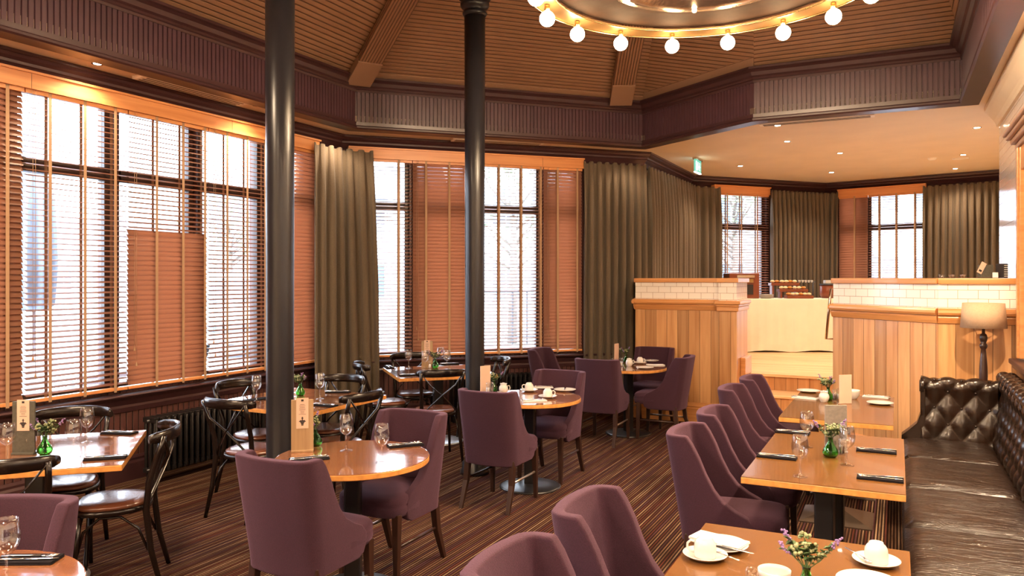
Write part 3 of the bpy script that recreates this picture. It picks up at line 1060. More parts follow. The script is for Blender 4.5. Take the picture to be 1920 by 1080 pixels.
    curtain([onwall(WA, -0.02, 0.08), onwall(WA, WA.len - 0.08, 0.14), onwall(WB1, b[0] - 0.0, 0.14)], 0.6, 3.26, 20, 'long olive curtain on the side wall above the left tiled partition', seed=3, amp=0.06)
    curtain([onwall(WB1, b[2] + 0.0, 0.14), onwall(WB1, WB1.len - 0.05, 0.14), onwall(WB2, 0.12, 0.14), onwall(WB2, c[0], 0.14)], 0.6, 3.26, 16, 'dark olive curtain between the two bay windows behind the buffet', seed=4, amp=0.06)
    curtain([onwall(WB2, c[2], 0.14), onwall(WB2, WB2.len - 0.02, 0.14)], 0.6, 3.26, 12, 'brown curtain right of the far bay window beside the tiled pier', seed=5, amp=0.06)

# ------------------------------------------------------------------ oak partitions with tile band
def partition(pts, name, t_end=None, z_oak=1.49, th=0.16):
    """pts: plan polyline, room side on the right; built in one object per face run"""
    k = 0
    for A, B in zip(pts[:-1], pts[1:]):
        w = Wall(A, B)
        k += 1
        L = w.len
        root = thing('%s_%d' % (name, k), loc=w.loc(), rotz=w.ang)
        structure(root)
        m = MB(); m.box(0, L, 0, th, 0, z_oak); structure(m.build('oak_panel', M['oak'], root))
        m = MB(); m.box(0, L, 0.004, th - 0.004, z_oak, 1.70); structure(m.build('tile_band', M['tile'], root))
        m = MB(); m.box(0.0, L, -0.02, th + 0.02, 1.70, 1.752); structure(m.build('oak_cap', M['oak_trim'], root, bevel=0.008))
        m = MB()
        z = z_oak
        m.extrude_profile([(0.0, z + 0.004), (-0.03, z), (-0.045, z - 0.015), (-0.05, z - 0.035), (-0.04, z - 0.055), (-0.02, z - 0.06), (-0.026, z - 0.075), (-0.02, z - 0.10), (-0.012, z - 0.125), (0.0, z - 0.13)], lambda y: y * 0, lambda y: L - y * 0.3)
        m.extrude_profile([(0.0, 0.0), (-0.03, 0.0), (-0.03, 0.17), (-0.02, 0.18), (-0.03, 0.2), (-0.012, 0.235), (0.0, 0.24)][::-1], 0.0, L)
        structure(m.build('oak_moulding', M['oak_trim'], root))

def build_partitions():
    partition([(-3.15, 10.1), (-2.96, 9.42), (-1.88, 9.42)], 'partition_left')
    # thicker end post turning back along the steps
    w = Wall((-1.90, 9.28), (-1.68, 9.28))
    root = thing('partition_post', loc=(0, 0, 0)); structure(root)
    x0, x1, y0, y1 = -1.90, -1.685, 9.28, 10.0
    m = MB(); m.box(x0, x1, y0, y1, 0, 1.49); structure(m.build('oak_post', M['oak'], root))
    m = MB(); m.box(x0 + 0.004, x1 - 0.004, y0 + 0.004, y1, 1.49, 1.70); structure(m.build('tile_band', M['tile'], root))
    m = MB(); m.box(x0 - 0.02, x1 + 0.02, y0 - 0.02, y1 + 0.02, 1.70, 1.752); structure(m.build('oak_cap', M['oak_trim'], root, bevel=0.008))
    m = MB()
    for o, za, zb in ((0.045, 1.44, 1.485), (0.03, 1.415, 1.44), (0.02, 1.36, 1.415), (0.02, 0.0, 0.2)):
        m.box(x0 - o, x1 + o, y0 - o, y1 + o * 0.3, za, zb)
    structure(m.build('oak_moulding', M['oak_trim'], root, bevel=0.012, bseg=3))
    # short newel block beside the steps
    m = MB(); m.box(x1, x1 + 0.06, 9.5, 9.95, 0.58, 0.80); structure(m.build('trim_stringer', M['oak_trim'], bevel=0.01))
    # right partition
    B = (0.31, 7.60); A = (-0.585, 8.45)
    partition([(-0.585, 9.9), A, B, (0.90, 7.60)], 'partition_right')

# ================================================================== FURNITURE BUILDERS
def b_tub_chair():
    root = thing('tub_chair')
    # shell
    m = MB()
    W = 0.235; D0 = -0.255; R = 0.085
    levels = [0.335, 0.36, 0.41, 0.46, 0.50, 0.53, 0.57, 0.63, 0.71, 0.79, 0.86, 0.895, 0.905]
    W_TAB = [(0.335, 0.34), (0.36, 0.385), (0.41, 0.41), (0.46, 0.415), (0.50, 0.385), (0.53, 0.325), (0.57, 0.27), (0.63, 0.23), (0.71, 0.20), (0.79, 0.18), (0.86, 0.155), (0.905, 0.13)]
    def wing(z):
        # forward reach of the side, measured from the back plane
        for (za, wa), (zb, wb_) in zip(W_TAB[:-1], W_TAB[1:]):
            if z <= zb:
                return wa + (wb_ - wa) * max(0, z - za) / (zb - za)
        return W_TAB[-1][1]
    NP = 23
    def outline(z, inset=0.0):
        lean = -0.085 * max(0, (z - 0.38)) / 0.52
        wd = W * (0.94 + 0.08 * min(1, (z - 0.335) / 0.5)) - inset
        yb = D0 + lean + inset
        r = max(0.03, R - inset)
        fw = wing(z)
        pts = []
        yf = D0 + lean + fw
        bow = 0.018
        seq = []
        for t in (0, 0.35, 0.7, 1.0):
            seq.append((-wd, yf + (yb + r - yf) * t))
        for a in (22, 45, 68):
            th = math.radians(a)
            seq.append((-wd + r - r * math.cos(th), yb + r - r * math.sin(th)))
        for t in (0, 0.17, 0.33, 0.5):
            x = (-wd + r) * (1 - t * 2)
            seq.append((x, yb - bow * (1 - (x / max(1e-3, wd - r)) ** 2)))
        half = seq
        other = [(-x, y) for x, y in half[:-1]][::-1]
        return half + other
    n = len(outline(0.5))
    TH = 0.052
    rows_o = [[(x, y, z) for x, y in outline(z)] for z in levels]
    rows_i = [[(x, y, z) for x, y in outline(z, TH)] for z in levels]
    ov = [[m.bm.verts.new(p) for p in r] for r in rows_o]
    iv = [[m.bm.verts.new(p) for p in r] for r in rows_i]
    for j in range(len(levels) - 1):
        for i in range(n - 1):
            m.face([ov[j][i], ov[j][i + 1], ov[j + 1][i + 1], ov[j + 1][i]], True)
            m.face([iv[j][i + 1], iv[j][i], iv[j + 1][i], iv[j + 1][i + 1]], True)
        m.face([ov[j][0], ov[j + 1][0], iv[j + 1][0], iv[j][0]], True)
        m.face([ov[j][-1], iv[j][-1], iv[j + 1][-1], ov[j + 1][-1]], True)
    for i in range(n - 1):
        m.face([ov[-1][i], ov[-1][i + 1], iv[-1][i + 1], iv[-1][i]], True)
        m.face([ov[0][i + 1], ov[0][i], iv[0][i], iv[0][i + 1]], True)
    m.build('backrest', M['purple'], root, bevel=0.018, bseg=3, angle=0.9)
    # seat cushion
    m = MB()
    def sq(a, wx, wy, e):
        c, s = math.cos(a), math.sin(a)
        return (wx * math.copysign(abs(c) ** e, c), wy * math.copysign(abs(s) ** e, s))
    prof = [(0.0, 0.375), (0.7, 0.375), (0.96, 0.385), (1.0, 0.41), (1.0, 0.44), (0.985, 0.448), (1.0, 0.458), (0.99, 0.48), (0.93, 0.497), (0.7, 0.507), (0.35, 0.512), (0.0, 0.514)]
    N = 40
    rings = []
    for f, z in prof:
        if f == 0:
            rings.append([m.bm.verts.new((0, 0.02, z))])
        else:
            ring = []
            for k in range(N):
                x, y = sq(2 * PI * k / N, 0.225 * f, 0.25 * f, 0.42)
                if y < 0: x *= 0.86
                ring.append(m.bm.verts.new((x, y + 0.02, z)))
            rings.append(ring)
    for a, b in zip(rings[:-1], rings[1:]):
        for k in range(N):
            k2 = (k + 1) % N
            if len(a) == 1: m.face([a[0], b[k2], b[k]], True)
            elif len(b) == 1: m.face([a[k], a[k2], b[0]], True)
            else: m.face([a[k], a[k2], b[k2], b[k]], True)
    m.build('seat', M['purple'], root)
    # legs
    for sx in (-1, 1):
        for (y0, y1, x1) in ((0.20, 0.21, 0.195), (-0.20, -0.295, 0.20)):
            m = MB()
            def sec(z, x, y, w):
                return [m.bm.verts.new((x + a * w, y + b * w, z)) for a, b in ((-1, -1), (1, -1), (1, 1), (-1, 1))]
            x = sx * 0.19
            if y0 > 0:
                secs = [sec(0.40, x, y0, 0.022), sec(0.0, sx * x1, y1, 0.014)]
            else:
                secs = [sec(0.38, x, y0, 0.022), sec(0.2, sx * 0.195, y0 - 0.02, 0.02), sec(0.0, sx * x1, y1, 0.014)]
            m.face(secs[0]); m.face(secs[-1][::-1])
            for a, b in zip(secs[:-1], secs[1:]):
                for k in range(4):
                    m.face([a[k], a[(k + 1) % 4], b[(k + 1) % 4], b[k]])
            m.build('leg', M['leg_wood'], root, bevel=0.003)
    for sx in (-1, 1):
        m = MB(); m.tube([(sx * 0.193, 0.20, 0.21), (sx * 0.195, -0.222, 0.21)], 0.009, 8)
        m.build('stretcher', M['brass_bar'] if sx > 0 else M['leg_wood'], root)
    return root

def b_cross_chair():
    root = thing('cross_back_chair')
    CW = M['chair_wood']
    # seat frame
    def seat_ring(f, z, grow=0.0):
        out = []
        N = 32
        for k in range(N):
            a = 2 * PI * k / N
            c, s = math.cos(a), math.sin(a)
            x = 0.205 * math.copysign(abs(c) ** 0.75, c) * f + grow * c
            y = 0.205 * math.copysign(abs(s) ** 0.8, s) * f + grow * s
            x *= 1.0 + 0.12 * (y / 0.2)
            out.append((x, y, z))
        return out
    def solid(profile, name, mat):
        m = MB(); rings = []
        for f, z in profile:
            if f == 0: rings.append([m.bm.verts.new((0, 0, z))])
            else: rings.append([m.bm.verts.new(p) for p in seat_ring(f, z)])
        N = 32
        for a, b in zip(rings[:-1], rings[1:]):
            for k in range(N):
                k2 = (k + 1) % N
                if len(a) == 1: m.face([a[0], b[k2], b[k]], True)
                elif len(b) == 1: m.face([a[k], a[k2], b[0]], True)
                else: m.face([a[k], a[k2], b[k2], b[k]], True)
        m.build(name, mat, root)
    solid([(0, 0.425), (0.95, 0.425), (1.0, 0.43), (1.0, 0.452), (0.97, 0.456), (0, 0.456)], 'seat_frame', CW)
    solid([(0, 0.452), (0.90, 0.452), (0.94, 0.462), (0.93, 0.475), (0.86, 0.483), (0.6, 0.488), (0, 0.490)], 'seat', M['seat_pad'])
    # back posts continuing as rear legs
    for sx in (-1, 1):
        m = MB()
        m.tube([(sx * 0.20, -0.27, 0.0), (sx * 0.19, -0.215, 0.22), (sx * 0.18, -0.19, 0.44), (sx * 0.185, -0.205, 0.60), (sx * 0.20, -0.255, 0.76), (sx * 0.205, -0.285, 0.86)],
               [0.013, 0.017, 0.019, 0.018, 0.016, 0.015], 10)
        m.build('leg', CW, root)
        m = MB()
        m.tube([(sx * 0.185, 0.185, 0.0), (sx * 0.175, 0.165, 0.25), (sx * 0.165, 0.15, 0.43)], [0.012, 0.015, 0.018], 10)
        m.build('leg', CW, root)
    # curved top rail
    m = MB()
    pts = []
    for i in range(15):
        t = -1 + 2 * i / 14
        x = 0.235 * math.sin(t * 1.25) / math.sin(1.25)
        y = -0.345 + 0.135 * t * t
        pts.append((x, y, 0.858 - 0.01 * t * t))
    n = len(pts)
    rings = []
    for i, p in enumerate(pts):
        t = -1 + 2 * i / 14
        h = 0.030 + 0.008 * (1 - t * t) if abs(t) < 0.95 else 0.022
        a = Vector(pts[min(i + 1, n - 1)]) - Vector(pts[max(i - 1, 0)])
        nn = Vector((a.y, -a.x, 0)).normalized()
        ring = []
        for k in range(10):
            th = 2 * PI * k / 10
            ring.append(m.bm.verts.new(Vector(p) + nn * 0.014 * math.cos(th) + Vector((0, 0, h * math.sin(th)))))
        rings.append(ring)
    for a, b in zip(rings[:-1], rings[1:]):
        for k in range(10):
            m.face([a[k], a[(k + 1) % 10], b[(k + 1) % 10], b[k]], True)
    m.face(rings[0][::-1]); m.face(rings[-1])
    m.build('top_rail', CW, root)
    for sx in (-1, 1):
        m = MB()
        m.tube([(sx * 0.195, -0.285, 0.84), (sx * 0.12, -0.30, 0.74), (sx * 0.0, -0.262 - 0.006 * sx, 0.64), (-sx * 0.12, -0.215, 0.52), (-sx * 0.17, -0.185, 0.45)], 0.011, 8, flat=0.5)
        m.build('cross_brace', CW, root)
    # bentwood hoops under the seat
    m = MB()
    for sx in (-1, 1):
        m.tube([(sx * 0.17, 0.16, 0.22), (sx * 0.165, 0.13, 0.34), (sx * 0.16, 0.05, 0.41), (sx * 0.165, -0.06, 0.41), (sx * 0.175, -0.15, 0.34), (sx * 0.185, -0.20, 0.22)], 0.008, 8)
    m.tube([(-0.175, 0.16, 0.22), (-0.15, 0.155, 0.34), (-0.07, 0.15, 0.41), (0.07, 0.15, 0.41), (0.15, 0.155, 0.34), (0.175, 0.16, 0.22)], 0.008, 8)
    m.build('hoop_brace', CW, root)
    return root

def disc_edge(m, r, z0, z1, segs=64):
    m.lathe([(0, z0), (r - 0.004, z0), (r, z0 + 0.004), (r, z1 - 0.003), (r - 0.003, z1), (0, z1)], segs, smooth=False)

def b_round_table():
    root = thing('round_table')
    m = MB(); disc_edge(m, 0.425, 0.722, 0.752); m.build('edge_band', M['edge_oak'], root)
    m = MB(); disc_edge(m, 0.4235, 0.7505, TOPZ); m.build('tabletop', M['table_red'], root)
    m = MB(); m.box(-0.16, 0.16, -0.16, 0.16, 0.70, 0.722); m.box(-0.16, 0.16, -0.03, 0.03, 0.68, 0.70); m.build('support_plate', M['edge_oak'], root, bevel=0.004)
    m = MB(); m.box(-0.045, 0.045, -0.045, 0.045, 0.02, 0.70); m.build('pedestal', M['black_metal'], root, bevel=0.012)
    m = MB(); m.lathe([(0, 0.0), (0.255, 0.0), (0.258, 0.008), (0.24, 0.016), (0.1, 0.03), (0, 0.034)], 48); m.build('base', M['black_metal'], root)
    return root

def rect_top(root, lx, ly, mat, edge='edge_oak', th=0.035):
    m = MB(); m.box(-lx / 2, lx / 2, -ly / 2, ly / 2, TOPZ - th, TOPZ - 0.003); m.build('edge_band', M[edge], root, bevel=0.003)
    m = MB(); m.box(-lx / 2 + 0.001, lx / 2 - 0.001, -ly / 2 + 0.001, ly / 2 - 0.001, TOPZ - 0.004, TOPZ); m.build('tabletop', M[mat], root)

def b_square_table():
    root = thing('square_table')
    rect_top(root, 1.03, 1.0, 'table_red')
    m = MB(); m.box(-0.2, 0.2, -0.2, 0.2, 0.70, 0.72); m.build('support_plate', M['black_metal'], root)
    m = MB(); m.box(-0.05, 0.05, -0.05, 0.05, 0.02, 0.70); m.build('pedestal', M['black_metal'], root, bevel=0.01)
    m = MB(); m.lathe([(0, 0.0), (0.27, 0.0), (0.273, 0.008), (0.25, 0.016), (0.1, 0.03), (0, 0.034)], 48); m.build('base', M['alu'], root)
    return root

def b_long_table():
    root = thing('rectangular_table')
    rect_top(root, 0.74, 1.38, 'table_oak')
    for y in (-0.40, 0.40):
        m = MB(); m.box(-0.045, 0.045, y - 0.08, y + 0.08, 0.06, 0.70); m.build('pedestal', M['black_metal'], root, bevel=0.008)
        m = MB(); m.box(-0.22, 0.22, y - 0.05, y + 0.05, 0.70, 0.72); m.build('support_plate', M['black_metal'], root)
        m = MB()
        b = [m.bm.verts.new((sx * 0.24, y + sy * 0.22, 0.0)) for sx, sy in ((-1, -1), (1, -1), (1, 1), (-1, 1))]
        b2 = [m.bm.verts.new((sx * 0.24, y + sy * 0.22, 0.008)) for sx, sy in ((-1, -1), (1, -1), (1, 1), (-1, 1))]
        t = [m.bm.verts.new((sx * 0.05, y + sy * 0.05, 0.075)) for sx, sy in ((-1, -1), (1, -1), (1, 1), (-1, 1))]
        m.face(b[::-1]); m.face(t)
        for k in range(4):
            m.face([b[k], b[(k + 1) % 4], b2[(k + 1) % 4], b2[k]])
            m.face([b2[k], b2[(k + 1) % 4], t[(k + 1) % 4], t[k]])
        m.build('base', M['bronze_base'], root)
    return root

def b_wine_glass():
    m = MB()
    out = [(0, 0.0), (0.034, 0.0), (0.036, 0.002), (0.030, 0.004), (0.010, 0.008), (0.0045, 0.014), (0.0038, 0.045), (0.0042, 0.084), (0.010, 0.092), (0.024, 0.102),
           (0.0355, 0.118), (0.041, 0.138), (0.0415, 0.155), (0.038, 0.182), (0.034, 0.208), (0.0332, 0.2085)]
    inn = [(0.0325, 0.208), (0.0368, 0.182), (0.0402, 0.155), (0.0397, 0.138), (0.0342, 0.119), (0.023, 0.104), (0.010, 0.096), (0.0, 0.094)]
    m.lathe(out + inn, 28)
    return m.build('wine_glass', M['glass'])

def b_napkin():
    m = MB()
    m.box(-0.045, 0.045, -0.105, 0.105, 0.0, 0.005)
    m.box(-0.045, 0.043, -0.104, 0.104, 0.0055, 0.0105)
    return m.build('napkin', M['napkin'], bevel=0.002)

def b_white_napkin():
    m = MB()
    m.box(-0.05, 0.05, -0.10, 0.10, 0.0, 0.004)
    m.box(-0.05, 0.048, -0.099, 0.10, 0.0045, 0.009)
    return m.build('paper_napkin', M['paper_napkin'], bevel=0.0015)

def b_fork():
    m = MB()
    m.tube([(0, -0.10, 0.003), (0, -0.06, 0.0035), (0, 0.0, 0.004), (0, 0.035, 0.004)], [0.006, 0.0055, 0.003, 0.003], 8, flat=0.35, up=(0, 0, 1))
    m.tube([(0, 0.033, 0.004), (0, 0.048, 0.0035), (0, 0.06, 0.003)], [0.003, 0.010, 0.0115], 8, flat=0.15, up=(0, 0, 1))
    for x in (-0.0095, -0.0032, 0.0032, 0.0095):
        m.tube([(x, 0.058, 0.003), (x, 0.08, 0.002), (x * 0.9, 0.098, 0.006)], [0.0018, 0.0017, 0.0009], 5)
    return m.build('fork', M['steel'])

def b_knife():
    m = MB()
    m.tube([(0, -0.105, 0.004), (0, -0.06, 0.004), (0, -0.005, 0.004)], [0.0065, 0.006, 0.0045], 8, flat=0.5, up=(0, 0, 1))
    m.tube([(0, -0.006, 0.004), (0, 0.03, 0.004), (0.001, 0.09, 0.004), (0.002, 0.115, 0.004)], [0.005, 0.009, 0.008, 0.002], 8, flat=0.12, up=(0, 0, 1))
    return m.build('knife', M['steel'])

def b_spoon():
    m = MB()
    m.tube([(0, -0.075, 0.003), (0, -0.03, 0.0035), (0, 0.03, 0.004)], [0.005, 0.003, 0.0022], 8, flat=0.4, up=(0, 0, 1))
    m.tube([(0, 0.028, 0.004), (0, 0.04, 0.003), (0, 0.052, 0.0025), (0, 0.064, 0.003), (0, 0.070, 0.0035)], [0.003, 0.010, 0.013, 0.009, 0.002], 10, flat=0.25, up=(0, 0, 1))
    return m.build('teaspoon', M['steel'])

def b_saucer():
    m = MB()
    m.lathe([(0, 0.002), (0.035, 0.0), (0.04, 0.002), (0.06, 0.008), (0.077, 0.018), (0.0785, 0.0195), (0.077, 0.021), (0.058, 0.011), (0.038, 0.0055), (0, 0.005)], 36)
    return m.build('saucer', M['white'])

def b_cup():
    """upturned coffee cup: rim down"""
    root = thing('coffee_cup')
    m = MB()
    m.lathe([(0.033, 0.0), (0.0375, 0.001), (0.038, 0.006), (0.039, 0.03), (0.037, 0.05), (0.030, 0.062), (0.024, 0.067), (0.023, 0.072), (0.0205, 0.072), (0.019, 0.068), (0.0, 0.067)], 32)
    m.build('bowl', M['white'], root)
    m = MB()
    m.tube([(0.036, 0, 0.052), (0.050, 0, 0.055), (0.061, 0, 0.044), (0.062, 0, 0.030), (0.052, 0, 0.018), (0.037, 0, 0.016)], 0.0045, 8)
    m.build('handle', M['white'], root)
    return root

def b_plate():
    m = MB()
    m.lathe([(0, 0.002), (0.055, 0.0), (0.06, 0.002), (0.075, 0.006), (0.097, 0.015), (0.0985, 0.0165), (0.097, 0.018), (0.072, 0.009), (0.058, 0.0055), (0, 0.005)], 40)
    return m.build('side_plate', M['white'])

def b_vase():
    root = thing('flower_vase')
    m = MB()
    out = [(0, 0.0), (0.024, 0.0), (0.036, 0.010), (0.041, 0.024), (0.036, 0.042), (0.024, 0.062), (0.015, 0.078), (0.012, 0.092), (0.0135, 0.102), (0.014, 0.104)]
    inn = [(0.012, 0.103), (0.0095, 0.092), (0.012, 0.078), (0.021, 0.062), (0.033, 0.042), (0.038, 0.024), (0.033, 0.012), (0.022, 0.004), (0, 0.004)]
    m.lathe(out + inn, 28)
    m.build('vase', M['green_glass'], root)
    rnd = random.Random(11)
    m = MB()
    lm = MB(); pm = MB(); vm = MB()
    tips = []
    for k in range(9):
        a = rnd.uniform(0, 2 * PI); r = rnd.uniform(0.02, 0.085); z = rnd.uniform(0.135, 0.20) - r * 0.25
        tip = (r * math.cos(a), r * math.sin(a), z)
        m.tube([(rnd.uniform(-.01, .01), rnd.uniform(-.01, .01), 0.012), (0.004 * math.cos(a), 0.004 * math.sin(a), 0.095), (0.5 * tip[0], 0.5 * tip[1], 0.125), tip], 0.0016, 5)
        tips.append((tip, a))
    m.build('stems', M['leaf'], root)
    def leaf(mm, p, d, l, w):
        p = Vector(p); d = Vector(d).normalized()
        s = d.cross(Vector((0, 0, 1)))
        if s.length < 0.1: s = Vector((1, 0, 0))
        s.normalize(); u = s.cross(d)
        pts = [p, p + d * l * 0.35 + s * w + u * 0.004, p + d * l * 0.7 + s * w * 0.8, p + d * l - u * 0.006, p + d * l * 0.7 - s * w * 0.8, p + d * l * 0.35 - s * w + u * 0.004]
        c = mm.bm.verts.new(p + d * l * 0.5 - u * 0.004)
        vs = [mm.bm.verts.new(q) for q in pts]
        for k in range(6):
            mm.face([c, vs[k], vs[(k + 1) % 6]], True)
    for k, (t, a) in enumerate(tips):
        for q in range(11):
            f = rnd.uniform(0.35, 1.0)
            p = Vector((t[0] * f, t[1] * f, 0.10 + (t[2] - 0.10) * f))
            d = (rnd.uniform(-1, 1), rnd.uniform(-1, 1), rnd.uniform(-0.1, 0.8))
            leaf(lm, p, d, rnd.uniform(0.018, 0.036), rnd.uniform(0.005, 0.009))
        if k % 3 == 0:
            for q in range(16):
                d = Vector((math.cos(a) * 0.6, math.sin(a) * 0.6, 0.7)).normalized()
                c = Vector(t) + d * (q * 0.0028 - 0.015)
                vm.sphere(c + Vector((rnd.uniform(-.006, .006), rnd.uniform(-.006, .006), rnd.uniform(-.003, .003))), 0.0042, 6, 4)
        else:
            for q in range(9):
                pm.sphere((t[0] + rnd.uniform(-.016, .016), t[1] + rnd.uniform(-.016, .016), t[2] + rnd.uniform(-.012, .014)), rnd.uniform(0.004, 0.0075), 6, 4)
    lm.build('leaves', M['leaf'], root)
    pm.build('buds', M['pale_leaf'], root)
    vm.build('lilac_spikes', M['lilac'], root)
    return root

def b_shaker(fill):
    def f():
        root = thing('pepper_mill' if fill == 'pepper' else 'salt_shaker')
        m = MB()
        m.lathe([(0, 0), (0.019, 0), (0.02, 0.003), (0.017, 0.012), (0.0165, 0.062), (0.0155, 0.064), (0.0145, 0.062), (0.0145, 0.008), (0, 0.006)], 20)
        m.build('glass_body', M['glass'], root)
        m = MB(); m.lathe([(0, 0.0085), (0.0138, 0.0085), (0.0138, 0.046), (0, 0.047)], 16)
        m.build('contents', M[fill], root)
        m = MB(); m.lathe([(0, 0.064), (0.018, 0.064), (0.019, 0.07), (0.019, 0.086), (0.015, 0.094), (0.006, 0.098), (0.0, 0.099)], 20)
        m.build('lid', M['glass'], root)
        return root
    return f

def b_menu_clip():
    """tall board with a card clipped on its face (face towards local -y)"""
    root = thing('menu_holder')
    m = MB(); m.box(-0.062, 0.062, -0.006, 0.006, 0.0, 0.30); m.box(-0.062, 0.062, -0.02, 0.02, 0.0, 0.012)
    m.build('board', M['menu_green'], root, bevel=0.002)
    m = MB()
    m.box(-0.034, 0.034, -0.0085, -0.0072, 0.135, 0.31)
    m.build('card', M['card'], root)
    m = MB()
    yy0, yy1 = -0.0092, -0.0086
    # square mark, text lines, corkscrew
    m.box(-0.007, 0.007, yy0, yy1, 0.290, 0.302)
    rr = random.Random(3)
    for i in range(8):
        z = 0.272 - i * 0.008
        w = rr.uniform(0.010, 0.022)
        m.box(-w, w, yy0, yy1, z, z + 0.0016)
    m.box(-0.0025, 0.0025, yy0, yy1, 0.178, 0.202)
    for i, (w, z) in enumerate(((0.006, 0.192), (0.015, 0.178), (0.019, 0.173), (0.012, 0.168), (0.008, 0.163), (0.007, 0.158), (0.006, 0.152))):
        m.box(-w, w, yy0, yy1, z, z + 0.0045)
    m.build('printing', M['ink'], root)
    return root

def b_menu_wood():
    root = b_menu_clip()
    for c in root.children:
        if c.name.startswith('board'):
            c.data.materials[0] = M['menu_wood']
    root.name = 'menu_holder'
    return root

def b_menu_card():
    m = MB(); m.box(-0.055, 0.055, -0.004, 0.004, 0.0, 0.23)
    m.box(-0.055, 0.055, -0.004, 0.018, 0.0, 0.004)
    return m.build('menu_card', M['card'], bevel=0.001)

def b_menu_grey():
    m = MB(); m.box(-0.062, 0.062, -0.006, 0.006, 0.0, 0.27)
    m.box(-0.062, 0.062, -0.02, 0.02, 0.0, 0.006)
    return m.build('menu_card', M['menu_grey'], bevel=0.001)

def b_jug():
    root = thing('milk_jug')
    m = MB()
    m.lathe([(0, 0), (0.024, 0), (0.026, 0.004), (0.036, 0.022), (0.041, 0.042), (0.036, 0.062), (0.027, 0.074), (0.029, 0.084), (0.0315, 0.088), (0.029, 0.0885), (0.0255, 0.076), (0.033, 0.062), (0.037, 0.042), (0.032, 0.022), (0, 0.006)], 28)
    m.build('body', M['white'], root)
    m = MB()
    m.tube([(0.034, 0, 0.068), (0.052, 0, 0.070), (0.058, 0, 0.052), (0.052, 0, 0.034), (0.038, 0, 0.030)], 0.004, 8)
    m.build('handle', M['white'], root)
    m = MB()
    rr = random.Random(5)
    for k in range(9):
        a = rr.uniform(0, 2 * PI); r = rr.uniform(0, 0.018)
        m.box(-0.012, 0.012, -0.003, 0.003, -0.002, 0.002, Matrix.Translation((r * math.cos(a), r * math.sin(a), 0.082 + 0.004 * (k % 3))) @ Matrix.Rotation(rr.uniform(0, PI), 4, 'Z') @ Matrix.Rotation(rr.uniform(-.6, .6), 4, 'Y'))
    m.build('sugar_sachets', M['paper_napkin'], root)
    return root

def b_bowl_white():
    m = MB()
    m.lathe([(0, 0), (0.026, 0), (0.028, 0.004), (0.045, 0.03), (0.050, 0.062), (0.051, 0.075), (0.049, 0.0755), (0.047, 0.062), (0.041, 0.03), (0.022, 0.007), (0, 0.006)], 28)
    return m.build('sugar_bowl', M['white'])

BUILDERS = {
    'tub_chair': (b_tub_chair, 'chair'), 'cross_chair': (b_cross_chair, 'chair'),
    'round_table': (b_round_table, 'table'), 'square_table': (b_square_table, 'table'), 'long_table': (b_long_table, 'table'),
    'wine_glass': (b_wine_glass, 'wine glass'), 'napkin': (b_napkin, 'napkin'), 'white_napkin': (b_white_napkin, 'napkin'),
    'fork': (b_fork, 'fork'), 'knife': (b_knife, 'knife'), 'spoon': (b_spoon, 'spoon'),
    'saucer': (b_saucer, 'saucer'), 'cup': (b_cup, 'cup'), 'plate': (b_plate, 'plate'), 'vase': (b_vase, 'vase'),
    'pepper': (b_shaker('pepper'), 'pepper mill'), 'salt': (b_shaker('salt'), 'salt shaker'),
    'menu_clip': (b_menu_clip, 'menu'), 'menu_wood': (b_menu_wood, 'menu'), 'menu_card': (b_menu_card, 'menu'), 'menu_grey': (b_menu_grey, 'menu'),
    'jug': (b_jug, 'jug'), 'sugar_bowl': (b_bowl_white, 'bowl'),
}

R = math.radians
# ================================================================== TABLES AND CHAIRS
def build_tables():
    g = 'round pedestal tables'
    place('round_table', (-2.70, 1.35), 0, 'round table cut off by the bottom left corner', g)
    place('round_table', (-2.73, 3.48), 0.5, 'round red-brown table right of the front column, wine glasses on it', g)
    place('round_table', (-2.765, 5.89), 0.2, 'round table beside the back column, laid with cups and a white jug', g)
    place('round_table', (-2.72, 8.40), 0.8, 'small far round table in front of the left oak partition', g)
    g = 'square tables by the windows'
    place('square_table', (-4.43, 2.76), R(45), 'square table at far left with bright window reflection', g)
    place('square_table', (-4.42, 4.93), 0, 'square table behind the front column', g)
    place('square_table', (-4.43, 7.10), R(45), 'square table by the far window left of the back column', g)
    g = 'honey oak tables along the sofa'
    place('long_table', (-0.33, 2.48), 0, 'nearest honey oak table beside the sofa, with two upturned cups', g)
    place('long_table', (-0.335, 4.68), 0, 'middle honey oak table beside the sofa, grey menu at its centre', g)
    place('long_table', (-0.395, 6.52), 0, 'farthest honey oak table beside the sofa, white menu on it', g)

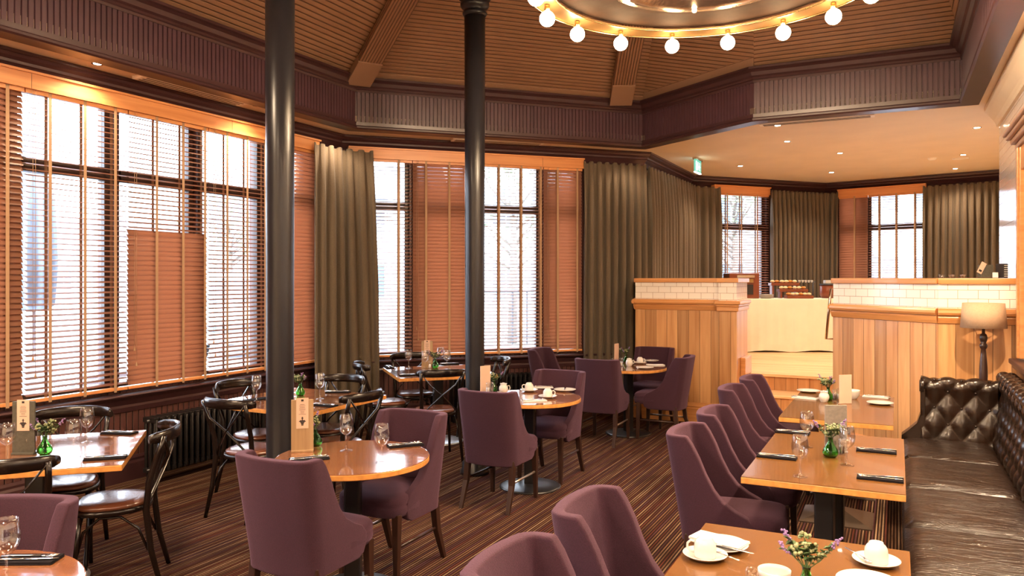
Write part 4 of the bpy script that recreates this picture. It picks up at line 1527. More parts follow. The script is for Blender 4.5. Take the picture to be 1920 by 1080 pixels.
def build_chairs():
    g = 'purple upholstered tub chairs'
    def tub(x, y, deg, label):
        place('tub_chair', (x, y), R(deg), label, g)
    tub(-2.90, 1.56, 180 + 26.5, 'purple chair at the bottom left corner, behind the cropped round table')
    tub(-2.65, 3.06, 0, 'large purple chair with its back to us, in front of the glassware round table')
    tub(-2.75, 3.86, 180, 'purple chair facing us on the far side of the glassware round table')
    tub(-2.78, 5.40, 0, 'purple chair with its back to us at the round table by the back column')
    tub(-2.76, 6.28, 180, 'purple chair facing us behind the round table with cups and jug')
    tub(-2.83, 7.92, 0, 'dark purple chair with its back to us at the small far round table')
    tub(-3.60, 8.48, -90, 'purple chair standing alone by the radiator, left of the far round table')
    tub(-2.66, 9.02, 180, 'purple chair against the left oak partition, behind the far round table')
    tub(-2.33, 8.36, 90, 'purple chair turned sideways at right of the far round table')
    tub(-0.80, 2.12, -90, 'nearest purple chair, only its rounded top at bottom centre')
    tub(-0.80, 2.78, -90, 'purple chair at bottom centre, second from the camera in the sofa row')
    tub(-0.80, 4.34, -90, 'purple chair in full view at the near corner of the middle sofa table')
    tub(-0.80, 5.05, -90, 'purple chair at the far corner of the middle sofa table')
    tub(-0.90, 6.18, -90, 'purple chair at the near corner of the farthest sofa table')
    tub(-0.86, 6.86, -90, 'purple chair at the far corner of the farthest sofa table, by the steps')
    place('tub_chair', (-2.25, 11.1, 0.58), R(90), 'dark red chair on the raised floor behind the oak post', g)
    g = 'black bentwood cross-back chairs'
    def cr(x, y, deg, label):
        place('cross_chair', (x, y), R(deg), label, g)
    # 0 deg faces +y
    cr(-4.06, 2.98, 135, 'cross-back chair in full view at the right corner of the far left table')
    cr(-4.70, 3.10, -135, 'cross-back chair on the window side of the far left table')
    cr(-4.05, 2.42, 45, 'cross-back chair nearest the camera at far left, behind the purple chair')
    cr(-4.33, 4.33, 0, 'cross-back chair with its back to us just left of the front column')
    cr(-4.72, 4.78, -90, 'cross-back chair on the window side of the table behind the front column')
    cr(-3.92, 4.80, 90, 'cross-back chair right of the front column, turned to the table behind it')
    cr(-4.39, 5.22, 180, 'cross-back chair on the far side of the table behind the front column')
    cr(-4.75, 6.62, -45, 'cross-back chair in front of the corner curtain at the back square table')
    cr(-4.05, 6.45, 45, 'cross-back chair with its back to us at the back square table')
    cr(-4.85, 7.28, -135, 'cross-back chair against the sill under the far window')
    cr(-4.05, 7.30, 135, 'cross-back chair partly hidden behind the back column')

# ================================================================== TABLEWARE
def setting(px, py, ang, where, cutlery='fk', white=False, spread=1.0):
    x, y, z = at(px, py)
    a = R(ang)
    kind = 'white_napkin' if white else 'napkin'
    col = 'white' if white else 'charcoal'
    place(kind, (x, y, z + 0.0005), a, '%s folded napkin %s' % (col, where), 'folded napkins')
    top = z + 0.0115 if not white else z + 0.010
    if cutlery == 'fk' or cutlery == 'f':
        dx, dy = -0.016 * math.cos(a), -0.016 * math.sin(a)
        place('fork', (x + dx, y + dy, top), a, 'fork on the %s napkin %s' % (col, where), 'forks on napkins')
    if cutlery == 'fk':
        dx, dy = 0.018 * math.cos(a), 0.018 * math.sin(a)
        place('knife', (x + dx, y + dy, top), a + 0.06, 'knife on the %s napkin %s' % (col, where), 'knives on napkins')

def wine(px, py, label):
    place('wine_glass', at(px, py), 0, label, 'wine glasses')

def cup_set(px, py, ha, where, spoon=True, sa=0.6):
    x, y, z = at(px, py)
    place('saucer', (x, y, z), 0, 'white saucer %s' % where, 'saucers')
    place('cup', (x, y, z + 0.0055), R(ha), 'upturned white coffee cup on its saucer, %s' % where, 'upturned coffee cups')
    if spoon:
        place('spoon', (x + 0.058 * math.cos(sa), y + 0.058 * math.sin(sa), z + 0.017), sa + 0.9, 'teaspoon leaning on the saucer %s' % where, 'teaspoons')

def plate_set(px, py, where, knife=40):
    x, y, z = at(px, py)
    place('plate', (x, y, z), 0, 'white side plate %s' % where, 'side plates')
    if knife is not None:
        place('knife', (x, y, z + 0.0165), R(knife), 'knife lying across the side plate %s' % where, 'knives on plates')

def vase(px, py, label, rot=0.0, s=1.0):
    place('vase', at(px, py), rot, label, 'vases of flowers', scale=(s, s, s))

def build_tableware():
    face = YAW  # menus face the camera
    # table at far left
    place('menu_clip', at(45, 852), face + 0.05, 'dark menu board with pink clipped card on the far left table', 'menu holders')
    place('salt', at(53, 851), 0, 'glass salt shaker in front of the dark menu board, far left table', 'shakers')
    vase(84, 852, 'round green vase of small flowers on the far left table', 0.4)
    wine(14, 866, 'wine glass cut by the left edge, beside the dark menu board')
    wine(138, 857, 'wine glass nearest the green vase on the far left table')
    wine(163, 830, 'wine glass behind another on the far left table, towards the window')
    setting(224, 813, -70, 'near the far corner of the far left table')
    setting(198, 860, -48, 'along the right edge of the far left table')
    # front left round table
    wine(12, 1092, 'wine glass at the bottom left corner of the photo')
    setting(52, 1052, -62, 'on the cropped round table at bottom left')
    # main round table
    place('menu_wood', at(567, 847), face + 0.25, 'tan menu board with clipped corkscrew card beside the front column', 'menu holders')
    place('pepper', at(574, 845), 0, 'glass pepper mill below the menu card on the round table', 'shakers')
    vase(592, 836, 'green vase of flowers beside the tan menu board', 1.9, 0.95)
    wine(649, 845, 'wine glass at the centre of the round table right of the front column')
    wine(716, 867, 'wine glass nearest us on the round table right of the front column')
    setting(760, 836, -40, 'at the right rim of the glassware round table')
    setting(580, 862, -40, 'behind the large purple chair on the glassware round table', 'fk')
    # table behind the front column
    wine(481, 752, 'wine glass left of the front column')
    wine(600, 748, 'wine glass right of the front column on the square table behind')
    vase(563, 742, 'vase of pale sprigs right against the front column', 2.8)
    setting(481, 750, -10, 'left of the front column', 'k')
    setting(634, 736, -65, 'at the far corner of the table behind the front column')
    setting(608, 761, -90, 'at the near edge of the table behind the front column')
    # back square table
    place('menu_wood', at(801, 690), face, 'tall narrow menu board on the back square table', 'menu holders')
    place('salt', at(806, 692), 0, 'small salt shaker on the back square table', 'shakers')
    vase(816, 690, 'slim green vase on the back square table', 0.9)
    wine(766, 691, 'leftmost wine glass on the back square table')
    wine(797, 694, 'wine glass in front of the menu on the back square table')
    wine(826, 686, 'wine glass behind the vase on the back square table')
    wine(838, 692, 'rightmost wine glass on the back square table, beside the back column')
    setting(730, 689, 45, 'at the left end of the back square table')
    setting(768, 704, -45, 'at the near edge of the back square table')
    setting(843, 683, -45, 'beside the back column on the back square table')
    # round table with cups
    place('menu_card', at(910, 735), face + 0.7, 'plain upright card menu beside the back column', 'menu holders')
    place('salt', at(915, 737), 0, 'glass salt shaker by the back column round table card', 'shakers')
    place('pepper', at(922, 737), 0, 'glass pepper mill by the back column round table card', 'shakers')
    vase(926, 733, 'green vase behind the white jug at the back column table', 0.5, 0.85)
    place('jug', at(944, 738), R(20), 'round white jug of sachets on the middle round table', 'jugs')
    cup_set(992, 734, 200, 'farther of the two on the middle round table', sa=2.6)
    cup_set(1027, 746, 30, 'nearer of the two on the middle round table', sa=5.8)
    plate_set(1059, 733, 'on the middle round table', 20)
    setting(1016, 727, -60, 'behind the cups on the middle round table', white=True)
    setting(1001, 752, -50, 'at the near rim of the middle round table', white=True)
    # far round table
    place('menu_card', at(1156, 681), face + 1.0, 'small card standing on the far round table', 'menu holders')
    place('pepper', at(1150, 687), 0, 'pepper mill on the far round table', 'shakers')
    place('salt', at(1165, 687), 0, 'salt shaker on the far round table', 'shakers')
    place('jug', at(1180, 687), R(30), 'white jug with a sprig on the far round table', 'jugs')
    vase(1174, 680, 'small vase with dark sprigs on the far round table', 1.2, 0.9)
    cup_set(1200, 682, 0, 'on the far round table', spoon=False)
    plate_set(1220, 678, 'at the far rim of the far round table', 60)
    plate_set(1209, 691, 'at the near rim of the far round table', None)
    setting(1229, 685, -60, 'at the right rim of the far round table', 'k', white=True)
    # farthest sofa table
    plate_set(1516, 735, 'at the far left corner of the farthest sofa table', None)
    setting(1510, 747, -100, 'at the left edge of the farthest sofa table', white=True)
    place('jug', at(1545, 754), R(120), 'white cup-shaped jug in front of the sprigs, farthest sofa table', 'jugs')
    vase(1553, 750, 'vase of dark sprigs on the farthest sofa table', 2.2)
    place('salt', at(1573, 750), 0, 'lidded glass jar in front of the white menu, farthest sofa table', 'shakers')
    place('pepper', at(1565, 752), 0, 'pepper mill beside the white menu, farthest sofa table', 'shakers')
    place('menu_card', at(1585, 757), face + 0.2, 'blank blush menu standing on the farthest sofa table', 'menu holders')
    place('sugar_bowl', at(1600, 748), 0, 'white bowl peeping out behind the blush menu', 'bowls')
    setting(1643, 745, 80, 'at the right edge of the farthest sofa table', white=True)
    plate_set(1650, 758, 'at the right corner of the farthest sofa table', None)
    # middle sofa table
    wine(1500, 893, 'wine glass nearest us on the middle sofa table')
    wine(1513, 838, 'wine glass left of the grey menu on the middle sofa table')
    wine(1588, 872, 'wine glass right of the green vase on the middle sofa table')
    vase(1557, 857, 'dark green vase of berries in front of the grey menu', 3.6, 1.05)
    place('menu_grey', at(1567, 848), face, 'plain grey menu board on the middle sofa table', 'menu holders')
    place('pepper', at(1578, 852), 0, 'pepper mill behind the green vase on the middle sofa table', 'shakers')
    setting(1457, 858, 90, 'at the near left seat of the middle sofa table')
    setting(1486, 812, 90, 'at the far left seat of the middle sofa table')
    setting(1643, 847, 90, 'at the far right seat of the middle sofa table')
    setting(1650, 899, 90, 'at the near right seat of the middle sofa table')
    # nearest sofa table
    cup_set(1322, 1047, 190, 'at the left edge of the nearest sofa table', sa=0.2)
    x, y, z = at(1352, 1026)
    place('plate', (x, y, z), 0, 'white side plate under a paper napkin, nearest sofa table', 'side plates')
    place('white_napkin', (x - 0.01, y + 0.015, z + 0.017), R(75), 'white paper napkin on the side plate, nearest sofa table', 'folded napkins')
    place('knife', (x + 0.02, y - 0.045, z + 0.0175), R(-105), 'knife across the side plate beside the left cup, nearest sofa table', 'knives on plates')
    cup_set(1643, 1058, 100, 'at the right edge of the nearest sofa table', sa=2.9)
    vase(1512, 1125, 'lavender and buds in a vase at the bottom edge of the photo', 0.0, 1.0)
    place('sugar_bowl', at(1452, 1112), 0, 'white bowl at the bottom edge beside the lavender', 'bowls')
    place('salt', at(1409, 1122), 0, 'salt shaker at the bottom edge, left of the lavender', 'shakers')
    plate_set(1628, 1098, 'cut by the bottom edge, below the right cup', None)

# ================================================================== SOFA, LAMP, COLUMNS
def build_sofa():
    root = thing('chesterfield_sofa', 'long dark brown buttoned leather sofa against the right wall', 'sofa', (0, 0, 0))
    V0, V1 = 0.3, 7.12
    # base
    m = MB(); m.box(0.07, 0.86, V0, V1 + 0.2, 0.07, 0.30)
    m.build('base', M['leather'], root, bevel=0.02)
    for v in (V0 + 0.1, 2.5, 4.6, V1):
        for u in (0.12, 0.80):
            m = MB(); m.lathe([(0, 0), (0.018, 0), (0.026, 0.03), (0.03, 0.07), (0, 0.07)], 12, u, v, 0)
            m.build('leg', M['dark_wood'], root)
    # cushions
    cuts = [7.10, 6.33, 5.42, 4.58, 3.72, 2.86, 2.0, 1.15, 0.35]
    for a, b in zip(cuts[:-1], cuts[1:]):
        m = MB()
        nx, ny = 16, 22
        y0, y1 = b + 0.006, a - 0.006
        x0, x1 = 0.035, 0.665
        def top(i, j):
            s, t = i / (nx - 1), j / (ny - 1)
            ex = 1 - abs(2 * s - 1) ** 10; ey = 1 - abs(2 * t - 1) ** 12
            x = x0 + (x1 - x0) * s; y = y0 + (y1 - y0) * t
            z = 0.435 + 0.03 * max(0, ex * ey) ** 0.5
            z += 0.006 * mnoise.noise(Vector((x * 5, y * 5, 3.1))) * ex * ey + 0.005 * mnoise.noise(Vector((x * 3 + 9, y * 16, 7.7))) * ex * ey
            return (x, y, z)
        vs = m.grid(top, nx, ny)
        loop = [vs[i][0] for i in range(nx)] + [vs[-1][j] for j in range(1, ny)] + [vs[i][-1] for i in range(nx - 2, -1, -1)] + [vs[0][j] for j in range(ny - 2, 0, -1)]
        cx, cyy = (x0 + x1) / 2, (y0 + y1) / 2
        prev = loop
        for dz, sh in ((0.40, 0.004), (0.36, 0.006), (0.31, 0.0), (0.30, -0.01)):
            ring = []
            for v in loop:
                dx = math.copysign(sh, v.co.x - cx) if abs(v.co.x - cx) > 0.3 else 0
                dy = math.copysign(min(sh, 0.004), v.co.y - cyy) if abs(abs(v.co.y - cyy) - (y1 - y0) / 2) < 0.01 else 0
                ring.append(m.bm.verts.new((v.co.x + dx, v.co.y + dy, dz)))
            for k in range(len(loop)):
                m.face([prev[k], prev[(k + 1) % len(loop)], ring[(k + 1) % len(loop)], ring[k]], True)
            prev = ring
        m.face(prev)
        m.build('seat_cushion', M['seat_leather'], root)
    # tufted back: profile in (u,z), arc length q
    prof = [(0.655, 0.40), (0.665, 0.52), (0.69, 0.68), (0.715, 0.80), (0.715, 0.88), (0.70, 0.93), (0.715, 0.985), (0.76, 1.01), (0.81, 1.0), (0.84, 0.95), (0.845, 0.80), (0.85, 0.3)]
    def resample(prof, n):
        P = [Vector(p) for p in prof]
        ls = [0]
        for i in range(1, len(P)):
            ls.append(ls[-1] + (P[i] - P[i - 1]).length)
        out = []
        for k in range(n):
            s = ls[-1] * k / (n - 1)
            for i in range(1, len(P)):
                if s <= ls[i] + 1e-9:
                    t = (s - ls[i - 1]) / (ls[i] - ls[i - 1])
                    p0 = P[max(0, i - 2)]; p1 = P[i - 1]; p2 = P[i]; p3 = P[min(len(P) - 1, i + 1)]
                    q = 0.5 * ((2 * p1) + (-p0 + p2) * t + (2 * p0 - 5 * p1 + 4 * p2 - p3) * t * t + (-p0 + 3 * p1 - 3 * p2 + p3) * t ** 3)
                    out.append((q, s)); break
        return out
    def tufted(along0, along1, maker, prof, tuft_end, sx=0.17, sz=0.20, amp=0.034, step=0.0155, name='back', nprof=62, phase=0.0):
        rs = resample(prof, nprof)
        n = int((along1 - along0) / step)
        m = MB()
        nr = []
        for k in range(len(rs)):
            a = rs[max(0, k - 1)][0]; b = rs[min(len(rs) - 1, k + 1)][0]
            t = (b - a).normalized()
            nr.append(Vector((-t.y, t.x)))
        def fn(i, j):
            l = along0 + (along1 - along0) * i / n
            (p, s) = rs[j]
            f = 1.0 if s < tuft_end else max(0.0, 1 - (s - tuft_end) / 0.12)
            f *= min(1, max(0, (s - 0.03) / 0.05))
            P_ = (l - along0) / sx + s / sz + phase
            Q_ = (l - along0) / sx - s / sz - phase
            h = (abs(math.sin(PI * P_ / 1)) ** 0.55) * (abs(math.sin(PI * Q_ / 1)) ** 0.55)
            off = amp * (h - 0.6) * f
            q = p + nr[j] * off
            return maker(l, q.x, q.y)
        vs = m.grid(fn, n + 1, len(rs))
        m.face([vs[0][j] for j in range(len(rs))])
        m.face([vs[-1][j] for j in range(len(rs))][::-1])
        # buttons where the pleats meet
        m2 = m
        kmax = int((along1 - along0) / sx * 2) + 2
        tot = rs[-1][1]
        for a in range(-kmax, kmax * 2):
            for b in range(-kmax, kmax * 2):
                # P=a, Q=b
                l = (a + b) / 2 * sx
                s = (a - b) / 2 * sz - phase * sz
                if 0.02 < l < along1 - along0 - 0.02 and 0.08 < s < tuft_end:
                    j = min(range(len(rs)), key=lambda k: abs(rs[k][1] - s))
                    q = rs[j][0] + nr[j] * (-amp * 0.5)
                    m2.sphere(maker(along0 + l, q.x, q.y), 0.011, 8, 5)
        return m.build(name, M['leather'], root)
    tufted(V0, V1 + 0.10, lambda l, u, z: (u, l, z), prof, 0.80, name='back')
    # arm: its tufted face looks towards the camera, from u=0.2 to u=0.68
    ap = [(0.0, 0.40), (0.01, 0.50), (0.03, 0.64), (0.05, 0.76), (0.05, 0.83), (0.035, 0.88), (0.05, 0.93), (0.09, 0.95), (0.14, 0.94), (0.165, 0.90), (0.17, 0.7), (0.17, 0.3)]
    ARM_V = 7.02
    tufted(0.17, 0.71, lambda l, q, z: (l, ARM_V + q, z), ap, 0.60, sx=0.19, sz=0.25, name='arm', step=0.013, phase=0.25, amp=0.03)
    # scroll front of the arm and the low flared wing
    m = MB()
    m.tube([(0.165, ARM_V + 0.08, 0.88), (0.19, ARM_V + 0.08, 0.88)], 0.068, 18)
    m.tube([(0.158, ARM_V + 0.08, 0.88), (0.166, ARM_V + 0.08, 0.88)], 0.048, 18)
    pts = [(0.165, 0.86), (0.165, 0.66), (0.14, 0.58), (0.08, 0.52), (0.03, 0.475), (0.025, 0.30), (0.20, 0.30), (0.20, 0.86)]
    for yy in ((ARM_V + 0.03, ARM_V + 0.16),):
        a = [m.bm.verts.new((u, yy[0], z)) for u, z in pts]; b = [m.bm.verts.new((u, yy[1], z)) for u, z in pts]
        m.face(a); m.face(b[::-1])
        for k in range(len(pts)):
            m.face([a[k], b[k], b[(k + 1) % len(pts)], a[(k + 1) % len(pts)]])
    m.build('arm_front', M['leather'], root, bevel=0.012, bseg=3)

def build_columns():
    for i, (x, y) in enumerate(((-3.54, 3.77), (-3.40, 6.07))):
        root = thing('column_%d' % (i + 1)); structure(root)
        root.location = (x, y, 0)
        m = MB()
        m.lathe([(0, 0), (0.13, 0), (0.13, 0.03), (0.115, 0.05), (0.115, 0.10), (0.095, 0.12), (0.092, 0.16), (0.085, 0.17), (0.0855, 1.0), (0.089, 2.5), (0.0935, 4.14), (0, 4.14)], 40)
        structure(m.build('column_shaft', M['column'], root))
        m = MB()
        m.lathe([(0.09, 4.10), (0.105, 4.11), (0.112, 4.125), (0.105, 4.14), (0.098, 4.145), (0.098, 4.16), (0.118, 4.175), (0.13, 4.195), (0.13, 4.215), (0.12, 4.225), (0.14, 4.25), (0.16, 4.30), (0.17, 4.34), (0.17, 4.36), (0.09, 4.37), (0.09, 5.3)], 40)
        structure(m.build('column_capital', M['column'], root))

def build_lamp():
    x, y = 0.63, 7.40
    root = thing('floor_lamp', 'turned dark wood lamp with a taupe drum shade in the corner behind the sofa', 'lamp', (x, y, 0))
    m = MB(); m.lathe([(0, 0), (0.13, 0), (0.13, 0.02), (0.10, 0.035), (0.03, 0.06), (0, 0.06)], 32); m.build('base', M['dark_wood'], root)
    m = MB()
    m.lathe([(0, 0.05), (0.02, 0.06), (0.024, 0.3), (0.026, 0.75), (0.032, 0.95), (0.030, 1.02), (0.022, 1.13), (0.018, 1.17), (0.026, 1.18), (0.030, 1.20), (0.024, 1.215), (0.018, 1.22), (0.026, 1.24), (0.030, 1.265), (0.024, 1.29), (0.012, 1.30), (0.012, 1.40), (0, 1.40)], 20)
    m.build('pole', M['dark_wood'], root)
    m = MB(); m.lathe([(0.163, 1.345), (0.168, 1.345), (0.152, 1.548), (0.148, 1.548), (0.163, 1.347)], 48)
    m.build('lamp_shade', M['shade'], root)
    m = MB()
    for k in range(3):
        a = k * 2 * PI / 3
        m.tube([(0, 0, 1.40), (0.150 * math.cos(a), 0.150 * math.sin(a), 1.52)], 0.003, 6)
    m.build('shade_ring', M['brass'], root)
    m = MB(); m.sphere((0, 0, 1.435), 0.03, 12, 8); m.build('light_bulb', M['white_plastic'], root)

# ================================================================== CHANDELIER, LIGHTS
CH = (-1.08, 4.82)
def build_chandelier():
    cx, cy_ = CH
    root = thing('chandelier', 'large ring chandelier with glowing globe bulbs under the boarded ceiling', 'chandelier', (cx, cy_, 0))
    ZR = 3.56
    def ring(m, r0, r1, z0, z1, segs=96):
        m.lathe([(r0, z0), (r1, z0), (r1, z1), (r0, z1), (r0, z0)], segs, smooth=False)
    m = MB()
    # gallery ring: flat band with rolled rims
    ring(m, 0.955, 1.115, ZR + 0.035, ZR + 0.045)
    m.build('gallery_ring', M['gallery'], root)
    m = MB()
    for r_, z_ in ((1.12, ZR + 0.03), (0.95, ZR + 0.03), (1.12, ZR + 0.085)):
        m.tube([(r_ * math.cos(2 * PI * k / 96), r_ * math.sin(2 * PI * k / 96), z_) for k in range(96)], 0.005, 8, closed=True)
    m.build('ring_rim', M['brass'], root)
    m = MB(); m.lathe([(0.62, ZR + 0.075), (0.95, ZR + 0.055), (0.955, ZR + 0.07), (0.955, ZR + 0.28), (0.945, ZR + 0.28), (0.945, ZR + 0.075), (0.62, ZR + 0.09)], 96)
    m.build('drum', M['drum'], root)
    m = MB(); m.lathe([(0, ZR + 0.10), (0.30, ZR + 0.095), (0.45, ZR + 0.075), (0.50, ZR + 0.05), (0.55, ZR + 0.045), (0.61, ZR + 0.05), (0.625, ZR + 0.075), (0.61, ZR + 0.085), (0.50, ZR + 0.09), (0, ZR + 0.12)], 72)
    m.build('dish', M['silver'], root)
    lamp('chandelier_lamp', 'POINT', (cx, cy_, ZR - 0.12), 85, WARM, 0.25)
    for k in range(6):
        a = k * PI / 3 + 1.9
        m = MB(); m.sphere((0.53 * math.cos(a), 0.53 * math.sin(a), ZR + 0.035), 0.016, 10, 6)
        m.build('light_bulb', M['bulb'], root)
    off = YAW + PI / 2 - R(1.3)
    for k in range(16):
        a = off + k * PI / 8
        x, y = 1.035 * math.cos(a), 1.035 * math.sin(a)
        m = MB(); m.lathe([(0, ZR + 0.03), (0.018, ZR + 0.03), (0.02, ZR - 0.0), (0.014, ZR - 0.01), (0, ZR - 0.01)][::-1], 12, x, y, 0)
        s = m.build('socket', M['brass'], root)
        m = MB(); m.sphere((x, y, ZR - 0.060), 0.052, 20, 12)
        m.build('light_bulb', M['bulb'], s)
    for k in range(4):
        a = k * PI / 2 + 0.6
        m = MB(); m.tube([(0.9 * math.cos(a), 0.9 * math.sin(a), ZR + 0.28), (0.1 * math.cos(a), 0.1 * math.sin(a), 4.9)], 0.008, 8)
        m.build('suspension_rod', M['brass'], root)
    m = MB(); m.tube([(0, 0, 4.86), (0, 0, 5.66)], 0.03, 12); m.build('stem', M['brass'], root)

def build_fixtures():
    k = 0
    for (x, y) in ((-3.6, -1.0), (-0.9, -1.6), (-3.9, 1.2)):  # added warm fill: bare area lamps out of view, no fixture behind them
        lamp('ceiling_lamp', 'AREA', (x, y, 4.1), 55, WARM, 0.7)
    spots = [(183, 119, 1), (482, 197, 1), (647, 240, 1), (1197, 273, 1), (1458, 235, 0), (1476, 265, 0), (1575, 287, 0), (1388, 311, 0), (1559, 323, 0),
             (1791, 316, 0), (1806, 290, 0), (1832, 239, 0)]
    where = ['in the narrow soffit above the leftmost window', 'in the soffit just left of the front column', 'in the soffit above the corner curtain',
             'at the soffit corner above the brown curtain', 'nearest the beaded fascia over the steps', 'second from the fascia over the steps',
             'in the middle of the raised area ceiling', 'beside the exit sign', 'deepest in the raised area, above the buffet',
             'far right of the raised area above the brown curtain', 'next to the round ceiling disc', 'nearest the tiled pier']
    g = 'recessed ceiling downlights'
    base = None
    pts = []
    for (px, py, _), wh in zip(spots, where):
        x, y, z = at(px, py, SOFFIT)
        pts.append((x, y, wh, True))
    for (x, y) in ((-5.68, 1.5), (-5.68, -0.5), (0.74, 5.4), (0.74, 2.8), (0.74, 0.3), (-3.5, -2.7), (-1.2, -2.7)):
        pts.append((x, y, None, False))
    proto = None
    for x, y, wh, vis in pts:
        if vis:
            if proto is None:
                proto = thing('ceiling_downlight')
                m = MB(); m.lathe([(0.030, -0.001), (0.043, -0.006), (0.045, -0.001), (0.045, 0.0), (0.03, 0.0)], 24); m.build('trim_ring', M['chrome'], proto)
                m = MB(); m.lathe([(0, -0.004), (0.030, -0.004), (0.030, -0.001), (0, -0.001)], 24); m.build('lens', M['downlight'], proto)
                o = proto
            else:
                o = copy_tree(proto)
            o.location = (x, y, SOFFIT)
            tag(o, 'small lit downlight ' + wh, 'ceiling light', g)
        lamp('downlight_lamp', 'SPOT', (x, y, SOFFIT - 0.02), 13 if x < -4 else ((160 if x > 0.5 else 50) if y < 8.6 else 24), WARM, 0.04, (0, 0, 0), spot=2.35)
    # grilles
    def grille(A, B, label, wdt=0.16):
        A = Vector(A[:2]); B = Vector(B[:2])
        w = Wall(A, B)
        root = thing('ceiling_vent', label, 'vent', (A.x, A.y, SOFFIT), w.ang, 'linear ceiling vents')
        m = MB()
        m.box(0, w.len, -wdt / 2, wdt / 2, -0.028, 0.0); m.build('frame', M['white_plastic'], root, bevel=0.003)
        m = MB()
        for yy in (-0.3, 0.0, 0.3):
            m.box(0.04, w.len - 0.04, yy * wdt - 0.010, yy * wdt + 0.010, -0.0295, -0.0278)
        m.build('slots', M['vent_dark'], root)
    grille((-5.66, at(245, 142, SOFFIT)[1]), (-5.66, at(455, 192, SOFFIT)[1]), 'long cream vent in the soffit above the left windows')
    a = at(847, 259, SOFFIT); b = at(1018, 267, SOFFIT)
    grille(a, b, 'long cream vent in the soffit behind the back column')
    a = at(1424, 231, SOFFIT); b = at(1640, 211, SOFFIT)
    grille((a[0], 8.80), (b[0], 8.80), 'cream vent beside the beaded fascia over the raised area', 0.12)
    # ceiling discs
    for (px, py, r, lb, nm) in ((1748, 296, 0.06, 'small cream smoke detector on the raised area ceiling', 'smoke_detector'), (1801, 297, 0.11, 'flat round disc on the raised area ceiling beside a downlight', 'ceiling_speaker')):
        x, y, z = at(px, py, SOFFIT)
        m = MB(); m.lathe([(0, -0.035 if r < 0.1 else -0.012), (r * 0.6, -0.033 if r < 0.1 else -0.012), (r, -0.012 if r < 0.1 else -0.006), (r, 0)], 24, x, y, SOFFIT)
        o = m.build(nm, M['white_plastic']); tag(o, lb, nm.replace('_', ' '))
    # exit sign
    x, y, z = at(1308, 297, SOFFIT)
    root = thing('exit_sign', 'small hanging green and white exit sign above the left partition', 'exit sign', (x, y, SOFFIT), R(88))
    m = MB(); m.box(-0.15, 0.15, -0.012, 0.012, -0.20, -0.02); m.build('panel', M['sign_green'], root)
    m = MB(); m.box(-0.17, 0.17, -0.03, 0.03, -0.03, 0.0); m.build('housing', M['chrome'], root, bevel=0.004)
    m = MB()
    for yy in (-0.0135, 0.0125):
        # running figure, door and arrow
        m.box(-0.125, -0.085, yy, yy + 0.001, -0.18, -0.05)
        m.box(-0.03, -0.01, yy, yy + 0.001, -0.08, -0.06)
        m.box(-0.045, -0.018, yy, yy + 0.001, -0.125, -0.085)
        m.box(-0.06, -0.045, yy, yy + 0.001, -0.175, -0.125)
        m.box(-0.02, -0.005, yy, yy + 0.001, -0.165, -0.125)
        m.box(0.055, 0.07, yy, yy + 0.001, -0.17, -0.06)
        m.box(0.035, 0.09, yy, yy + 0.001, -0.125, -0.11)
    m.build('pictogram', M['sign_white'], root)
    m = MB(); m.box(-0.15, 0.15, -0.014, 0.014, -0.212, -0.20); m.build('bottom_edge', M['sign_white'], root)

# ================================================================== RADIATORS
def radiator(A, B, label, valve='end'):
    w = Wall(A, B)
    root = thing('radiator', label, 'radiator', (A[0], A[1], 0), w.ang, 'black column radiators')
    n = int(w.len / 0.062)
    m0 = MB()
    def sec(m, x):
        m.box(x + 0.006, x + 0.050, -0.075, 0.075, 0.52, 0.565)
        m.box(x + 0.006, x + 0.050, -0.075, 0.075, 0.09, 0.13)
        for y in (-0.055, 0.0, 0.055):
            m.tube([(x + 0.028, y, 0.12), (x + 0.028, y, 0.54)], 0.0165, 8)
        m.tube([(x + 0.028, -0.075, 0.10), (x + 0.028, -0.075, 0.55)], 0.012, 6)
    for i in range(n):
        m = MB()
        sec(m, i * 0.062)
        m.build('section', M['radiator'], root, bevel=0.008)
    m = MB()
    m.tube([(-0.02, 0, 0.535), (n * 0.062 + 0.02, 0, 0.535)], 0.018, 10)
    m.tube([(-0.02, 0, 0.115), (n * 0.062 + 0.02, 0, 0.115)], 0.018, 10)
    m.box(0.03, 0.06, -0.06, 0.06, 0, 0.09); m.box(n * 0.062 - 0.06, n * 0.062 - 0.03, -0.06, 0.06, 0, 0.09)
    m.build('header_pipe', M['radiator'], root)
    m = MB(); x = n * 0.062 + 0.02
    m.tube([(x, 0, 0.535), (x + 0.05, 0, 0.535)], [0.026, 0.022], 14)
    m.build('valve', M['white_plastic'] if valve == 'end' else M['chrome'], root)

